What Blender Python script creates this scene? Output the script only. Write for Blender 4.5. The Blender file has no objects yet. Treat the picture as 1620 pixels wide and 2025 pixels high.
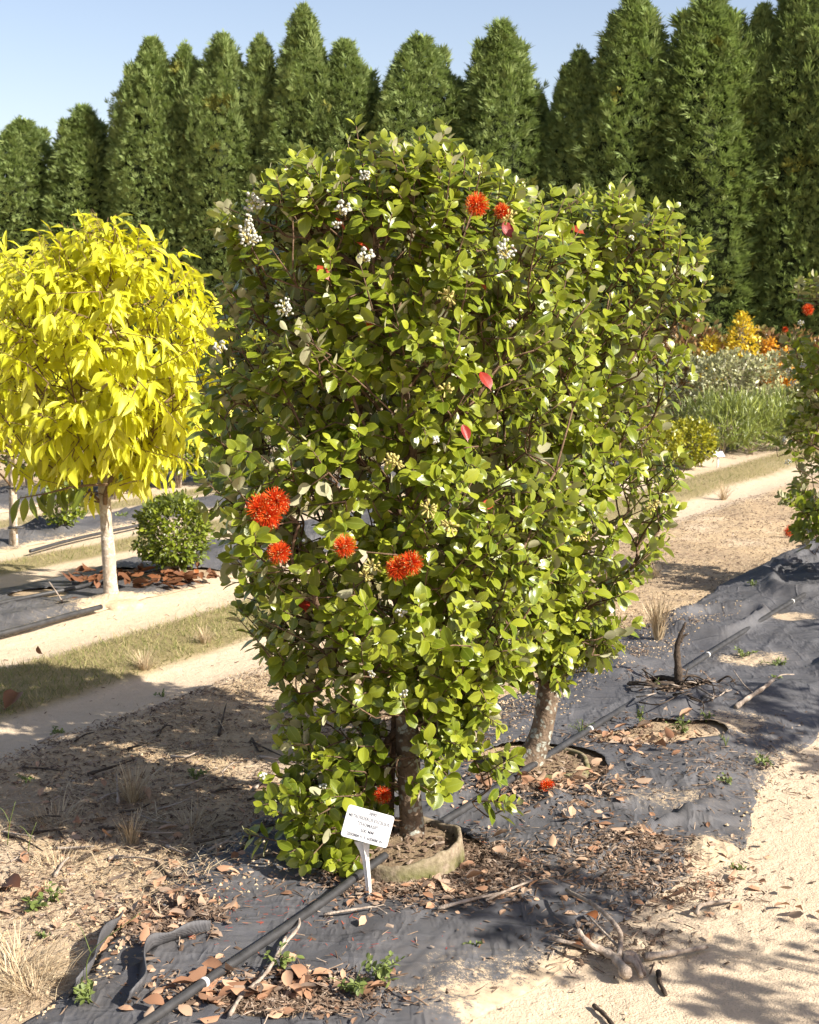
import bpy, math, random
import numpy as np
from mathutils import Matrix, Vector

random.seed(7)
RNG = np.random.default_rng(11)
scene = bpy.context.scene
COL = scene.collection

# ------------------------------------------------------------------ camera
CAM_H = 1.63
FPX = 2812.5                                  # focal length in photo pixels (1620 x 2025)
PITCH = math.atan((1012.5 - 625) / FPX)
cam_data = bpy.data.cameras.new('camera')
cam_data.sensor_fit = 'VERTICAL'
cam_data.sensor_height = 36.0
cam_data.lens = 36.0 * FPX / 2025.0
cam_data.clip_start = 0.05
cam_data.clip_end = 2000
cam_data.dof.use_dof = True
cam_data.dof.focus_distance = 3.95
cam_data.dof.aperture_fstop = 13.0
cam = bpy.data.objects.new('camera', cam_data)
COL.objects.link(cam)
cam.location = (0, 0, CAM_H)
cam.rotation_euler = (math.pi / 2 - PITCH, 0, 0)
scene.camera = cam

# ------------------------------------------------------------------ sky and sun
SUN_EL = math.radians(35)
SUN_AZ = math.atan2(0.87, -0.49)              # clockwise from +Y
world = bpy.data.worlds.new('World')
scene.world = world
world.use_nodes = True
wn = world.node_tree
bg = wn.nodes['Background']
sky = wn.nodes.new('ShaderNodeTexSky')
sky.sky_type = 'NISHITA'
sky.sun_disc = False
sky.sun_elevation = SUN_EL
sky.sun_rotation = SUN_AZ
sky.air_density = 1.0
sky.dust_density = 1.0
sky.ozone_density = 2.5
wb = wn.nodes.new('ShaderNodeMix'); wb.data_type = 'RGBA'; wb.blend_type = 'MULTIPLY'     # the camera's white balance
wb.inputs[0].default_value = 1.0
wb.inputs[7].default_value = (1.25, 1.02, 0.92, 1)
wn.links.new(sky.outputs[0], wb.inputs[6])
wn.links.new(wb.outputs[2], bg.inputs[0])
bg.inputs[1].default_value = 0.086

sun_d = bpy.data.lights.new('sun', 'SUN')
sun_d.energy = 5.0
sun_d.angle = math.radians(0.53)
sun_d.color = (1.0, 0.94, 0.85)
sun = bpy.data.objects.new('sun', sun_d)
COL.objects.link(sun)
sdir = Vector((math.sin(SUN_AZ) * math.cos(SUN_EL), math.cos(SUN_AZ) * math.cos(SUN_EL), math.sin(SUN_EL)))
sun.rotation_euler = (-sdir).to_track_quat('-Z', 'Y').to_euler()
sun.location = sdir * 30

scene.view_settings.view_transform = 'Standard'
scene.view_settings.look = 'None'
scene.view_settings.gamma = 1
scene.view_settings.use_curve_mapping = False
scene.view_settings.exposure = 1.2

# ------------------------------------------------------------------ coordinates: rows run along DV, NV points to the left of the rows
ANG = math.radians(30.9)
DV = np.array([math.sin(ANG), math.cos(ANG)])
NV = np.array([-math.cos(ANG), math.sin(ANG)])


def G(px, py, z=0.0):
    """point at height z that the photo shows at (px, py)"""
    px = np.asarray(px, float); py = np.asarray(py, float)
    u = (px - 810) / FPX; v = (1012.5 - py) / FPX
    dy = math.cos(PITCH) + v * math.sin(PITCH)
    dz = -math.sin(PITCH) + v * math.cos(PITCH)
    k = (z - CAM_H) / dz
    return k * u, k * dy


def AT(px, py, Y):
    """point at distance Y along the view direction that the photo shows at (px, py)"""
    u = (px - 810) / FPX; v = (1012.5 - py) / FPX
    dy = math.cos(PITCH) + v * math.sin(PITCH)
    dz = -math.sin(PITCH) + v * math.cos(PITCH)
    k = Y / dy
    return np.array([k * u, Y, CAM_H + k * dz])


def project(P):
    """world points -> photo pixels and depth"""
    P = np.atleast_2d(P)
    y = P[:, 1]; z = P[:, 2] - CAM_H
    depth = y * math.cos(PITCH) - z * math.sin(PITCH)
    up = y * math.sin(PITCH) + z * math.cos(PITCH)
    return 810 + P[:, 0] / depth * FPX, 1012.5 - up / depth * FPX, depth


def row_xy(t, n):
    return DV[0] * t + NV[0] * n, DV[1] * t + NV[1] * n


# ------------------------------------------------------------------ noise
def _hash(i, j, k, s):
    h = (i.astype(np.int64) * 374761393 + j.astype(np.int64) * 668265263 + k.astype(np.int64) * 2147483647 + s * 974634533) & 0xFFFFFFFF
    h = ((h ^ (h >> 13)) * 1274126177) & 0xFFFFFFFF
    h = ((h ^ (h >> 16)) * 2246822519) & 0xFFFFFFFF
    return ((h ^ (h >> 15)) & 0xFFFFFF) / float(0xFFFFFF)


def noise3(x, y, z, s=0):
    x, y, z = np.broadcast_arrays(np.asarray(x, float), np.asarray(y, float), np.asarray(z, float))
    i = np.floor(x).astype(np.int64); j = np.floor(y).astype(np.int64); k = np.floor(z).astype(np.int64)
    fx = x - i; fy = y - j; fz = z - k
    fx = fx * fx * (3 - 2 * fx); fy = fy * fy * (3 - 2 * fy); fz = fz * fz * (3 - 2 * fz)
    r = 0
    for a in (0, 1):
        wa = fx if a else 1 - fx
        for b in (0, 1):
            wb = fy if b else 1 - fy
            for c in (0, 1):
                wc = fz if c else 1 - fz
                r = r + wa * wb * wc * _hash(i + a, j + b, k + c, s)
    return r * 2 - 1


def fbm(x, y, s=0, o=4):
    r = 0; a = 1; f = 1; tot = 0
    for q in range(o):
        r = r + a * noise3(np.asarray(x) * f, np.asarray(y) * f, 0.37 + q, s + q)
        tot += a; a *= 0.5; f *= 2.03
    return r / tot


def sstep(a, b, x):
    t = np.clip((x - a) / (b - a), 0, 1)
    return t * t * (3 - 2 * t)


# ------------------------------------------------------------------ mesh helpers
class Template:
    def __init__(self, V, F, luv=None):
        self.V = np.array(V, float)
        self.loops = np.array([i for f in F for i in f], np.int64)
        self.tot = np.array([len(f) for f in F], np.int64)
        self.luv = np.zeros((len(self.V), 3)) if luv is None else np.array(luv, float)


def mesh_arrays(name, V, loops, tot, attrs=None, smooth=True, mats=()):
    me = bpy.data.meshes.new(name)
    me.vertices.add(len(V)); me.loops.add(len(loops)); me.polygons.add(len(tot))
    me.vertices.foreach_set('co', np.asarray(V, np.float32).ravel())
    me.loops.foreach_set('vertex_index', np.asarray(loops, np.int32))
    start = np.zeros(len(tot), np.int32); start[1:] = np.cumsum(tot)[:-1]
    me.polygons.foreach_set('loop_start', start)
    me.polygons.foreach_set('use_smooth', np.full(len(tot), smooth, bool))
    for k, a in (attrs or {}).items():
        a = np.asarray(a, np.float32)
        if a.ndim == 1:
            me.attributes.new(k, 'FLOAT', 'POINT').data.foreach_set('value', a)
        elif a.shape[1] == 3:
            me.attributes.new(k, 'FLOAT_VECTOR', 'POINT').data.foreach_set('vector', a.ravel())
        else:
            me.attributes.new(k, 'FLOAT_COLOR', 'POINT').data.foreach_set('color', a.ravel())
    for m in mats:
        me.materials.append(m)
    me.update(calc_edges=True)
    return me


def scatter(name, temps, which, R, P, S, rnd, age=None, smooth=True, mats=()):
    """many small pieces in one mesh: rotation matrices R (N,3,3), positions P (N,3), scale S (N) or (N,3)"""
    N = len(P)
    S = np.asarray(S, float)
    if S.ndim == 1:
        S = np.repeat(S[:, None], 3, 1)
    if age is None:
        age = np.zeros(N)
    Vs, Ls, Ts, Us, Rs, As = [], [], [], [], [], []
    off = 0
    for k, t in enumerate(temps):
        idx = np.nonzero(which == k)[0]
        if len(idx) == 0:
            continue
        m = len(idx); nv = len(t.V)
        V = np.einsum('nij,nvj->nvi', R[idx], t.V[None] * S[idx][:, None, :]) + P[idx][:, None, :]
        Vs.append(V.reshape(-1, 3))
        Ls.append((t.loops[None] + (off + np.arange(m) * nv)[:, None]).ravel())
        Ts.append(np.tile(t.tot, m))
        Us.append(np.tile(t.luv, (m, 1)))
        Rs.append(np.repeat(rnd[idx], nv)); As.append(np.repeat(age[idx], nv))
        off += m * nv
    return mesh_arrays(name, np.concatenate(Vs), np.concatenate(Ls), np.concatenate(Ts),
                       {'luv': np.concatenate(Us), 'rnd': np.concatenate(Rs), 'age': np.concatenate(As)}, smooth, mats)


def nrm(a):
    a = np.asarray(a, float)
    return a / np.maximum(np.linalg.norm(a, axis=-1, keepdims=True), 1e-9)


def frames(Y, Z):
    """rotation matrices whose Y column is Y and Z column is as near Z as possible"""
    Y = nrm(Y)
    X = nrm(np.cross(Y, Z)); Z = np.cross(X, Y)
    return np.stack([X, Y, Z], axis=-1)


def rand_dirs(n, rng=RNG):
    return nrm(rng.normal(size=(n, 3)))


def tubes(name, chains, mats=(), sides=6, attrs=True, cap=True):
    """chains: list of (points (k,3), radii (k)) -> one mesh of tapered tubes"""
    Vs, Ls, Ts, Us = [], [], [], []
    off = 0
    for pts, rad in chains:
        pts = np.asarray(pts, float); rad = np.asarray(rad, float); k = len(pts)
        tan = np.gradient(pts, axis=0); tan = nrm(tan)
        ref = np.array([0.31, 0.22, 0.92]) if abs(tan[0] @ np.array([0.31, 0.22, 0.92])) < 0.9 else np.array([1.0, 0, 0])
        a = nrm(np.cross(tan, ref)); b = np.cross(tan, a)
        ang = np.arange(sides) / sides * 2 * math.pi
        ring = a[:, None, :] * np.cos(ang)[None, :, None] + b[:, None, :] * np.sin(ang)[None, :, None]
        V = pts[:, None, :] + ring * rad[:, None, None]
        Vs.append(V.reshape(-1, 3))
        i = np.arange(k - 1)[:, None] * sides; j = np.arange(sides)[None]; j2 = (j + 1) % sides
        q = np.stack([i + j, i + j2, i + sides + j2, i + sides + j], -1).reshape(-1) + off
        Ls.append(q); Ts.append(np.full((k - 1) * sides, 4))
        if cap:
            Ls.append(np.arange(sides)[::-1] + off); Ts.append(np.array([sides]))
            Ls.append(np.arange(sides) + off + (k - 1) * sides); Ts.append(np.array([sides]))
        s = np.concatenate([[0], np.cumsum(np.linalg.norm(np.diff(pts, axis=0), axis=1))])
        Us.append(np.stack([np.tile(np.arange(sides) / sides, k), np.repeat(s, sides), np.zeros(k * sides)], 1))
        off += k * sides
    return mesh_arrays(name, np.concatenate(Vs), np.concatenate(Ls), np.concatenate(Ts), {'luv': np.concatenate(Us)}, True, mats)


def smooth_path(pts, m=6):
    """Catmull-Rom through points"""
    p = np.asarray(pts, float)
    p = np.vstack([2 * p[0] - p[1], p, 2 * p[-1] - p[-2]])
    out = []
    for i in range(1, len(p) - 2):
        for q in range(m):
            t = q / m
            out.append(0.5 * ((2 * p[i]) + (p[i + 1] - p[i - 1]) * t + (2 * p[i - 1] - 5 * p[i] + 4 * p[i + 1] - p[i + 2]) * t * t
                              + (3 * p[i] - p[i - 1] - 3 * p[i + 1] + p[i + 2]) * t ** 3))
    out.append(p[-2])
    return np.array(out)


# ------------------------------------------------------------------ object helpers
def thing(name, label, cat, loc=(0, 0, 0), group=None):
    o = bpy.data.objects.new(name, None)
    o.empty_display_size = 0.1
    COL.objects.link(o); o.location = loc
    o['label'] = label; o['category'] = cat
    if group:
        o['group'] = group
    return o


def solo(name, me, label, cat, loc=(0, 0, 0), group=None):
    o = bpy.data.objects.new(name, me)
    COL.objects.link(o); o.location = loc
    o['label'] = label; o['category'] = cat
    if group:
        o['group'] = group
    return o


def part(name, me, parent, label=None, kind=None):
    o = bpy.data.objects.new(name, me)
    COL.objects.link(o); o.parent = parent
    if label:
        o['label'] = label
    if kind:
        o['kind'] = kind
    return o


def setting(name, me, kind='structure', label=None):
    o = bpy.data.objects.new(name, me)
    COL.objects.link(o); o['kind'] = kind
    if label:
        o['label'] = label
    return o


# ------------------------------------------------------------------ materials
class NT:
    def __init__(self, name):
        self.m = bpy.data.materials.new(name); self.m.use_nodes = True
        self.nt = self.m.node_tree
        self.b = self.nt.nodes['Principled BSDF']; self.out = self.nt.nodes['Material Output']

    def n(self, typ, **kw):
        x = self.nt.nodes.new(typ)
        for k, v in kw.items():
            setattr(x, k, v)
        return x

    def link(self, a, b):
        self.nt.links.new(a, b)

    def put(self, sock, v):
        if hasattr(v, 'is_output'):
            self.link(v, sock)
        else:
            sock.default_value = v

    def math(self, op, a, b=0.0, c=0.0, clamp=False):
        x = self.n('ShaderNodeMath', operation=op); x.use_clamp = clamp
        self.put(x.inputs[0], a); self.put(x.inputs[1], b); self.put(x.inputs[2], c)
        return x.outputs[0]

    def mix(self, f, a, b, blend='MIX'):
        x = self.n('ShaderNodeMix', data_type='RGBA', blend_type=blend)
        self.put(x.inputs[0], f)
        self.put(x.inputs[6], a if hasattr(a, 'is_output') else (*a, 1)); self.put(x.inputs[7], b if hasattr(b, 'is_output') else (*b, 1))
        return x.outputs[2]

    def attr(self, name, out='Fac'):
        x = self.n('ShaderNodeAttribute'); x.attribute_name = name
        return x.outputs[out]

    def noise(self, scale, detail=4, rough=0.55, vec=None, out=0):
        x = self.n('ShaderNodeTexNoise'); x.inputs['Scale'].default_value = scale
        x.inputs['Detail'].default_value = detail; x.inputs['Roughness'].default_value = rough
        if vec is None:
            vec = self.coord()
        self.link(vec, x.inputs['Vector'])
        return x.outputs[out]

    def coord(self):
        if not hasattr(self, '_c'):
            self._c = self.n('ShaderNodeTexCoord').outputs['Object']
        return self._c

    def ramp(self, f, stops):
        x = self.n('ShaderNodeValToRGB')
        el = x.color_ramp.elements
        while len(el) < len(stops):
            el.new(0.5)
        for e, (p, c) in zip(el, stops):
            e.position = p; e.color = (*c, 1) if len(c) == 3 else c
        self.put(x.inputs[0], f)
        return x.outputs[0]

    def range(self, v, a, b, c=0.0, d=1.0):
        x = self.n('ShaderNodeMapRange'); x.clamp = True
        self.put(x.inputs[0], v)
        for i, q in enumerate((a, b, c, d)):
            x.inputs[i + 1].default_value = q
        return x.outputs[0]

    def bump(self, h, strength=0.4, dist=0.01):
        x = self.n('ShaderNodeBump'); x.inputs['Strength'].default_value = strength; x.inputs['Distance'].default_value = dist
        self.put(x.inputs['Height'], h)
        self.link(x.outputs[0], self.b.inputs['Normal'])

    def base(self, c, rough=0.8, spec=0.3):
        self.put(self.b.inputs['Base Color'], c if hasattr(c, 'is_output') else (*c, 1))
        self.put(self.b.inputs['Roughness'], rough)
        self.b.inputs['Specular IOR Level'].default_value = spec
        return self

    def rand(self):
        oi = self.n('ShaderNodeObjectInfo')
        return self.math('FRACT', self.math('ADD', self.attr('rnd'), oi.outputs['Random']))


def leaf_material(name, old, young, dark, back, rough=0.36, spec=0.5, trans=0.22, rib=(0.28, 0.32, 0.08), edge=None, tcol=None, var=0.5):
    k = NT(name)
    r = k.rand()
    r2 = k.math('FRACT', k.math('MULTIPLY', r, 7.31))
    c = k.mix(k.attr('age'), old, young)
    c = k.mix(k.math('MULTIPLY', r2, var), c, dark)
    sep = k.n('ShaderNodeSeparateXYZ'); k.link(k.attr('luv', 'Vector'), sep.inputs[0])
    v = k.math('ABSOLUTE', sep.outputs[1])
    spots = k.range(k.noise(260, 2), 0.62, 0.75)
    c = k.mix(k.math('MULTIPLY', spots, 0.12), c, back)
    if rib:
        c = k.mix(k.range(v, 0.02, 0.1, 0.6, 0.0), c, rib)
    if edge:
        c = k.mix(k.range(v, 0.86, 0.99, 0.0, 0.7), c, edge)
    geo = k.n('ShaderNodeNewGeometry')
    bk = k.mix(k.range(v, 0.02, 0.12, 0.5, 0.0), back, k.mix(0.5, back, rib or back))
    top = c
    c = k.mix(geo.outputs['Backfacing'], top, bk)
    k.base(c, k.math('MULTIPLY_ADD', geo.outputs['Backfacing'], 0.4, rough), spec)
    ve = k.math('SINE', k.math('MULTIPLY', k.math('ADD', sep.outputs[0], k.math('MULTIPLY', v, -0.35)), 60.0))
    k.bump(k.math('ADD', k.math('MULTIPLY', ve, 0.07), k.noise(70, 3)), 0.25, 0.0014)
    t = k.n('ShaderNodeBsdfTranslucent')
    k.put(t.inputs[0], k.mix(0.75, top, tcol or young))
    mx = k.n('ShaderNodeMixShader'); mx.inputs[0].default_value = trans
    k.link(k.b.outputs[0], mx.inputs[1]); k.link(t.outputs[0], mx.inputs[2])
    k.link(mx.outputs[0], k.out.inputs[0])
    return k.m


def bark_material(name, base, dark, lichen=None, amount=0.55, scale=1.0):
    k = NT(name)
    n1 = k.noise(30 * scale, 5); n2 = k.noise(9 * scale, 3)
    c = k.mix(k.range(n1, 0.35, 0.65), dark, base)
    if lichen:
        vo = k.n('ShaderNodeTexVoronoi'); vo.inputs['Scale'].default_value = 42 * scale
        mp = k.n('ShaderNodeVectorMath', operation='ADD')
        nz = k.n('ShaderNodeTexNoise'); nz.inputs['Scale'].default_value = 38; nz.inputs['Detail'].default_value = 5; k.link(k.coord(), nz.inputs['Vector'])
        sc = k.n('ShaderNodeVectorMath', operation='SCALE'); k.link(nz.outputs['Color'], sc.inputs[0]); sc.inputs['Scale'].default_value = 0.045
        k.link(k.coord(), mp.inputs[0]); k.link(sc.outputs[0], mp.inputs[1]); k.link(mp.outputs[0], vo.inputs['Vector'])
        spot = k.math('MULTIPLY', k.range(vo.outputs['Distance'], 0.30, 0.44, 1, 0), k.range(k.noise(16, 3), 0.5 - 0.25 * amount, 0.62 - 0.25 * amount))
        c = k.mix(spot, c, lichen)
    k.base(c, 0.9, 0.15)
    k.bump(k.math('ADD', n1, k.noise(120 * scale, 3)), 0.6, 0.006)
    return k.m


def plain(name, col, rough=0.8, spec=0.3, var=0.25, scale=40, bump=0.3, bdist=0.004):
    k = NT(name)
    n = k.noise(scale, 4)
    dark = tuple(x * (1 - var) for x in col); lite = tuple(min(1, x * (1 + var)) for x in col)
    k.base(k.ramp(n, [(0.3, dark), (0.7, lite)]), rough, spec)
    if bump:
        k.bump(n, bump, bdist)
    return k.m


def varied(name, stops, rough=0.85, spec=0.2, trans=0.0):
    """colour picked at random for each piece"""
    k = NT(name)
    c = k.ramp(k.rand(), stops)
    c = k.mix(k.range(k.noise(120, 3), 0.3, 0.75, 0.0, 0.35), c, k.mix(0.5, c, (0.02, 0.015, 0.01)))
    k.base(c, rough, spec)
    if trans:
        t = k.n('ShaderNodeBsdfTranslucent'); k.put(t.inputs[0], c)
        mx = k.n('ShaderNodeMixShader'); mx.inputs[0].default_value = trans
        k.link(k.b.outputs[0], mx.inputs[1]); k.link(t.outputs[0], mx.inputs[2]); k.link(mx.outputs[0], k.out.inputs[0])
    return k.m


MAT = {}
MAT['leaf'] = leaf_material('shrub_leaf', (0.118, 0.158, 0.009), (0.325, 0.345, 0.028), (0.042, 0.076, 0.007), (0.37, 0.35, 0.215),
                            rough=0.32, spec=0.45, trans=0.20, rib=(0.24, 0.29, 0.05), edge=(0.38, 0.41, 0.04), tcol=(0.36, 0.46, 0.015))
MAT['red_leaf'] = leaf_material('red_leaf', (0.26, 0.018, 0.010), (0.36, 0.055, 0.012), (0.16, 0.012, 0.008), (0.28, 0.06, 0.03), trans=0.2,
                                rib=(0.3, 0.06, 0.02), tcol=(0.5, 0.04, 0.01))
MAT['yellow_leaf'] = leaf_material('yellow_leaf', (0.60, 0.60, 0.020), (0.74, 0.72, 0.08), (0.44, 0.50, 0.015), (0.62, 0.60, 0.12),
                                   rough=0.45, spec=0.35, trans=0.45, rib=(0.72, 0.68, 0.12), tcol=(0.85, 0.80, 0.02), var=0.6)
MAT['small_leaf'] = leaf_material('small_leaf', (0.11, 0.155, 0.014), (0.30, 0.33, 0.025), (0.055, 0.095, 0.010), (0.12, 0.15, 0.04), rough=0.36, rib=None,
                                  tcol=(0.3, 0.36, 0.03))
MAT['golden_leaf'] = leaf_material('golden_leaf', (0.10, 0.14, 0.012), (0.50, 0.44, 0.02), (0.06, 0.10, 0.01), (0.3, 0.3, 0.05), rib=None, tcol=(0.5, 0.45, 0.02))
MAT['willow_leaf'] = leaf_material('willow_leaf', (0.16, 0.21, 0.03), (0.30, 0.33, 0.06), (0.09, 0.13, 0.02), (0.2, 0.24, 0.1), rib=None)
MAT['grey_leaf'] = leaf_material('grey_leaf', (0.24, 0.26, 0.09), (0.46, 0.44, 0.22), (0.13, 0.15, 0.05), (0.4, 0.4, 0.28), rib=None)
MAT['ginkgo_leaf'] = leaf_material('ginkgo_leaf', (0.60, 0.42, 0.02), (0.72, 0.55, 0.04), (0.45, 0.40, 0.03), (0.6, 0.45, 0.06), rib=None, trans=0.3, tcol=(0.8, 0.6, 0.03))
MAT['orange_leaf'] = leaf_material('orange_leaf', (0.62, 0.30, 0.02), (0.72, 0.42, 0.03), (0.5, 0.2, 0.02), (0.6, 0.35, 0.06), rib=None, trans=0.3, tcol=(0.8, 0.4, 0.03))
MAT['rust_leaf'] = leaf_material('rust_leaf', (0.11, 0.14, 0.03), (0.30, 0.15, 0.05), (0.10, 0.12, 0.03), (0.26, 0.14, 0.06), rib=None, rough=0.3)
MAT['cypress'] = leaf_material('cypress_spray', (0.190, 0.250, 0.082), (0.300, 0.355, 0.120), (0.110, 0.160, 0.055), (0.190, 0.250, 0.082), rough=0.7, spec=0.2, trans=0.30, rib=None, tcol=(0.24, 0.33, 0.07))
MAT['cypress_gold'] = leaf_material('cypress_gold_spray', (0.20, 0.21, 0.05), (0.30, 0.29, 0.06), (0.14, 0.16, 0.04), (0.2, 0.21, 0.05), rough=0.7, spec=0.2, trans=0.15, rib=None)
MAT['cypress_core'] = plain('cypress_shade_core', (0.030, 0.038, 0.016), 0.95, 0.1, 0.4, 12, 0.8, 0.05)  # dark fill of the opaque cores added inside the hedge crowns
MAT['bark'] = bark_material('lichen_bark', (0.22, 0.16, 0.11), (0.09, 0.065, 0.045), (0.33, 0.335, 0.28), 0.9)
MAT['twig'] = bark_material('twig_bark', (0.20, 0.13, 0.08), (0.09, 0.055, 0.035), None, 0, 2)
MAT['pale_bark'] = bark_material('pale_bark', (0.50, 0.42, 0.32), (0.34, 0.27, 0.20), (0.58, 0.53, 0.44), 0.4)
MAT['brown_twig'] = plain('brown_twig', (0.16, 0.10, 0.05), 0.8)
MAT['driftwood'] = bark_material('weathered_wood', (0.42, 0.35, 0.28), (0.20, 0.155, 0.12), None, 0, 1.5)
MAT['dark_wood'] = bark_material('dead_dark_wood', (0.10, 0.075, 0.055), (0.035, 0.026, 0.02), None, 0, 1.5)
MAT['pipe'] = plain('poly_pipe', (0.038, 0.037, 0.037), 0.5, 0.4, 0.35, 25, 0.15, 0.002)
MAT['white_plastic'] = plain('white_plastic', (0.72, 0.72, 0.71), 0.45, 0.4, 0.03, 20, 0.0)
MAT['old_plastic'] = plain('weathered_white_plastic', (0.72, 0.69, 0.63), 0.55, 0.35, 0.12, 60, 0.1, 0.001)
MAT['ink'] = plain('faded_ink', (0.09, 0.09, 0.10), 0.8, 0.2, 0.1, 90, 0)
MAT['stamen'] = varied('red_stamen', [(0.0, (0.68, 0.020, 0.005)), (0.5, (0.84, 0.075, 0.008)), (1.0, (0.9, 0.22, 0.03))], 0.6, 0.2, 0.25)
MAT['anther'] = plain('cream_floret', (0.62, 0.50, 0.20), 0.8, 0.2, 0.3, 150, 0.0)
MAT['bud'] = plain('felt_bud', (0.44, 0.44, 0.38), 0.95, 0.1, 0.12, 200, 0.2, 0.001)
MAT['spent'] = plain('spent_floret', (0.42, 0.36, 0.12), 0.9, 0.1, 0.4, 120, 0.2, 0.002)
MAT['dry_leaf'] = varied('dry_leaf', [(0.0, (0.26, 0.13, 0.07)), (0.35, (0.42, 0.24, 0.14)), (0.7, (0.50, 0.33, 0.21)), (1.0, (0.34, 0.25, 0.18))], 0.7, 0.3, 0.1)
MAT['rust_dry_leaf'] = varied('rust_dry_leaf', [(0.0, (0.12, 0.050, 0.024)), (0.5, (0.22, 0.090, 0.038)), (0.9, (0.10, 0.045, 0.025)), (1.0, (0.34, 0.12, 0.04))], 0.6, 0.35, 0.12)
MAT['litter'] = varied('bark_litter', [(0.0, (0.075, 0.048, 0.032)), (0.4, (0.15, 0.10, 0.068)), (0.75, (0.25, 0.18, 0.125)), (1.0, (0.38, 0.30, 0.23))], 0.9, 0.15)
MAT['clod'] = varied('sand_clod', [(0.0, (0.30, 0.21, 0.12)), (0.5, (0.46, 0.34, 0.21)), (1.0, (0.56, 0.44, 0.29))], 0.95, 0.1)
MAT['straw'] = varied('dry_straw', [(0.0, (0.32, 0.22, 0.12)), (0.5, (0.50, 0.39, 0.24)), (1.0, (0.62, 0.51, 0.34))], 0.85, 0.2, 0.1)
MAT['grass'] = varied('strip_grass', [(0.0, (0.14, 0.17, 0.04)), (0.4, (0.22, 0.23, 0.07)), (0.7, (0.34, 0.29, 0.13)), (1.0, (0.44, 0.36, 0.19))], 0.8, 0.2, 0.2)
MAT['weed'] = leaf_material('weed_leaf', (0.13, 0.175, 0.035), (0.20, 0.24, 0.06), (0.09, 0.12, 0.03), (0.2, 0.26, 0.08), rib=None, rough=0.55)
MAT['hessian'] = plain('hessian_wrap', (0.46, 0.37, 0.24), 0.95, 0.1, 0.2, 50, 0.6, 0.006)


def ground_material():
    k = NT('nursery_ground')
    c = k.attr('gc', 'Color')
    f1 = k.noise(22, 6, 0.65); f2 = k.noise(160, 3, 0.6)
    c = k.mix(k.range(f1, 0.40, 0.75, 0.0, 0.35), c, k.mix(0.45, c, (0.20, 0.13, 0.075)))
    c = k.mix(k.math('MULTIPLY', k.range(f2, 0.6, 0.72), 0.55), c, (0.11, 0.075, 0.045))
    c = k.mix(k.math('MULTIPLY', k.range(f2, 0.30, 0.40, 1, 0), 0.4), c, (0.62, 0.52, 0.37))
    k.base(c, 0.95, 0.12)
    k.bump(k.math('ADD', k.math('MULTIPLY', f1, 1.0), k.math('MULTIPLY', f2, 0.35)), 0.75, 0.018)
    return k.m


def weed_mat_material():
    k = NT('woven_weed_mat')
    rot = k.n('ShaderNodeMapping'); rot.inputs['Rotation'].default_value = (0, 0, ANG); k.link(k.coord(), rot.inputs['Vector'])
    w = k.n('ShaderNodeTexWave'); w.inputs['Scale'].default_value = 95; w.inputs['Distortion'].default_value = 0.6
    k.link(rot.outputs[0], w.inputs['Vector'])
    f = k.noise(5, 6, 0.6); g = k.noise(420, 2, 0.7); h = k.noise(30, 6, 0.72); mid = k.noise(95, 4, 0.7)
    base = k.ramp(f, [(0.3, (0.060, 0.060, 0.064)), (0.7, (0.112, 0.112, 0.118))])
    base = k.mix(k.range(w.outputs['Fac'], 0.2, 0.9, 0.0, 0.35), base, (0.045, 0.045, 0.049))
    d = k.attr('dust')
    base = k.mix(k.math('MULTIPLY', k.range(h, 0.35, 0.75), k.math('MULTIPLY_ADD', d, 0.35, 0.08)), base, (0.22, 0.175, 0.125))
    # grains of sand: denser where the sheet is dusty
    m = k.math('ADD', k.math('MULTIPLY', g, 0.40), k.math('ADD', k.math('MULTIPLY', h, 0.40), k.math('MULTIPLY', mid, 0.35)))
    thr = k.math('SUBTRACT', 0.92, k.math('MULTIPLY', d, 0.52))
    s = k.range(k.math('SUBTRACT', m, thr), -0.015, 0.025)
    c = k.mix(s, base, k.ramp(h, [(0.3, (0.36, 0.27, 0.175)), (0.7, (0.52, 0.41, 0.275))]))
    k.base(c, k.math('MULTIPLY_ADD', s, 0.3, 0.62), 0.3)
    mp = k.n('ShaderNodeMapping'); mp.inputs['Rotation'].default_value = (0, 0, -0.35); mp.inputs['Scale'].default_value = (5.0, 1.7, 1); k.link(k.coord(), mp.inputs['Vector'])
    cr = k.noise(1.0, 4, 0.6, mp.outputs[0])
    crease = k.range(k.math('ABSOLUTE', k.math('SUBTRACT', cr, 0.5)), 0.0, 0.05, 1.0, 0.0)
    mp2 = k.n('ShaderNodeMapping'); mp2.inputs['Rotation'].default_value = (0, 0, 0.6); mp2.inputs['Scale'].default_value = (1.6, 6.0, 1); k.link(k.coord(), mp2.inputs['Vector'])
    cr2 = k.noise(1.0, 3, 0.6, mp2.outputs[0])
    crease = k.math('ADD', crease, k.range(k.math('ABSOLUTE', k.math('SUBTRACT', cr2, 0.5)), 0.0, 0.06, 1.0, 0.0))
    crease = k.math('ADD', crease, k.math('MULTIPLY', cr, 2.5))
    k.bump(k.math('ADD', k.math('MULTIPLY', w.outputs['Fac'], 0.10), k.math('ADD', k.math('MULTIPLY', crease, 0.9), k.math('ADD', k.math('MULTIPLY', h, 0.6), k.math('MULTIPLY', s, 0.25)))), 0.5, 0.010)
    return k.m


MAT['ground'] = ground_material()
MAT['mat'] = weed_mat_material()


# ------------------------------------------------------------------ ground
def band(n, a, b, w=0.08):
    return sstep(a - w, a + w, n) * (1 - sstep(b - w, b + w, n))


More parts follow.
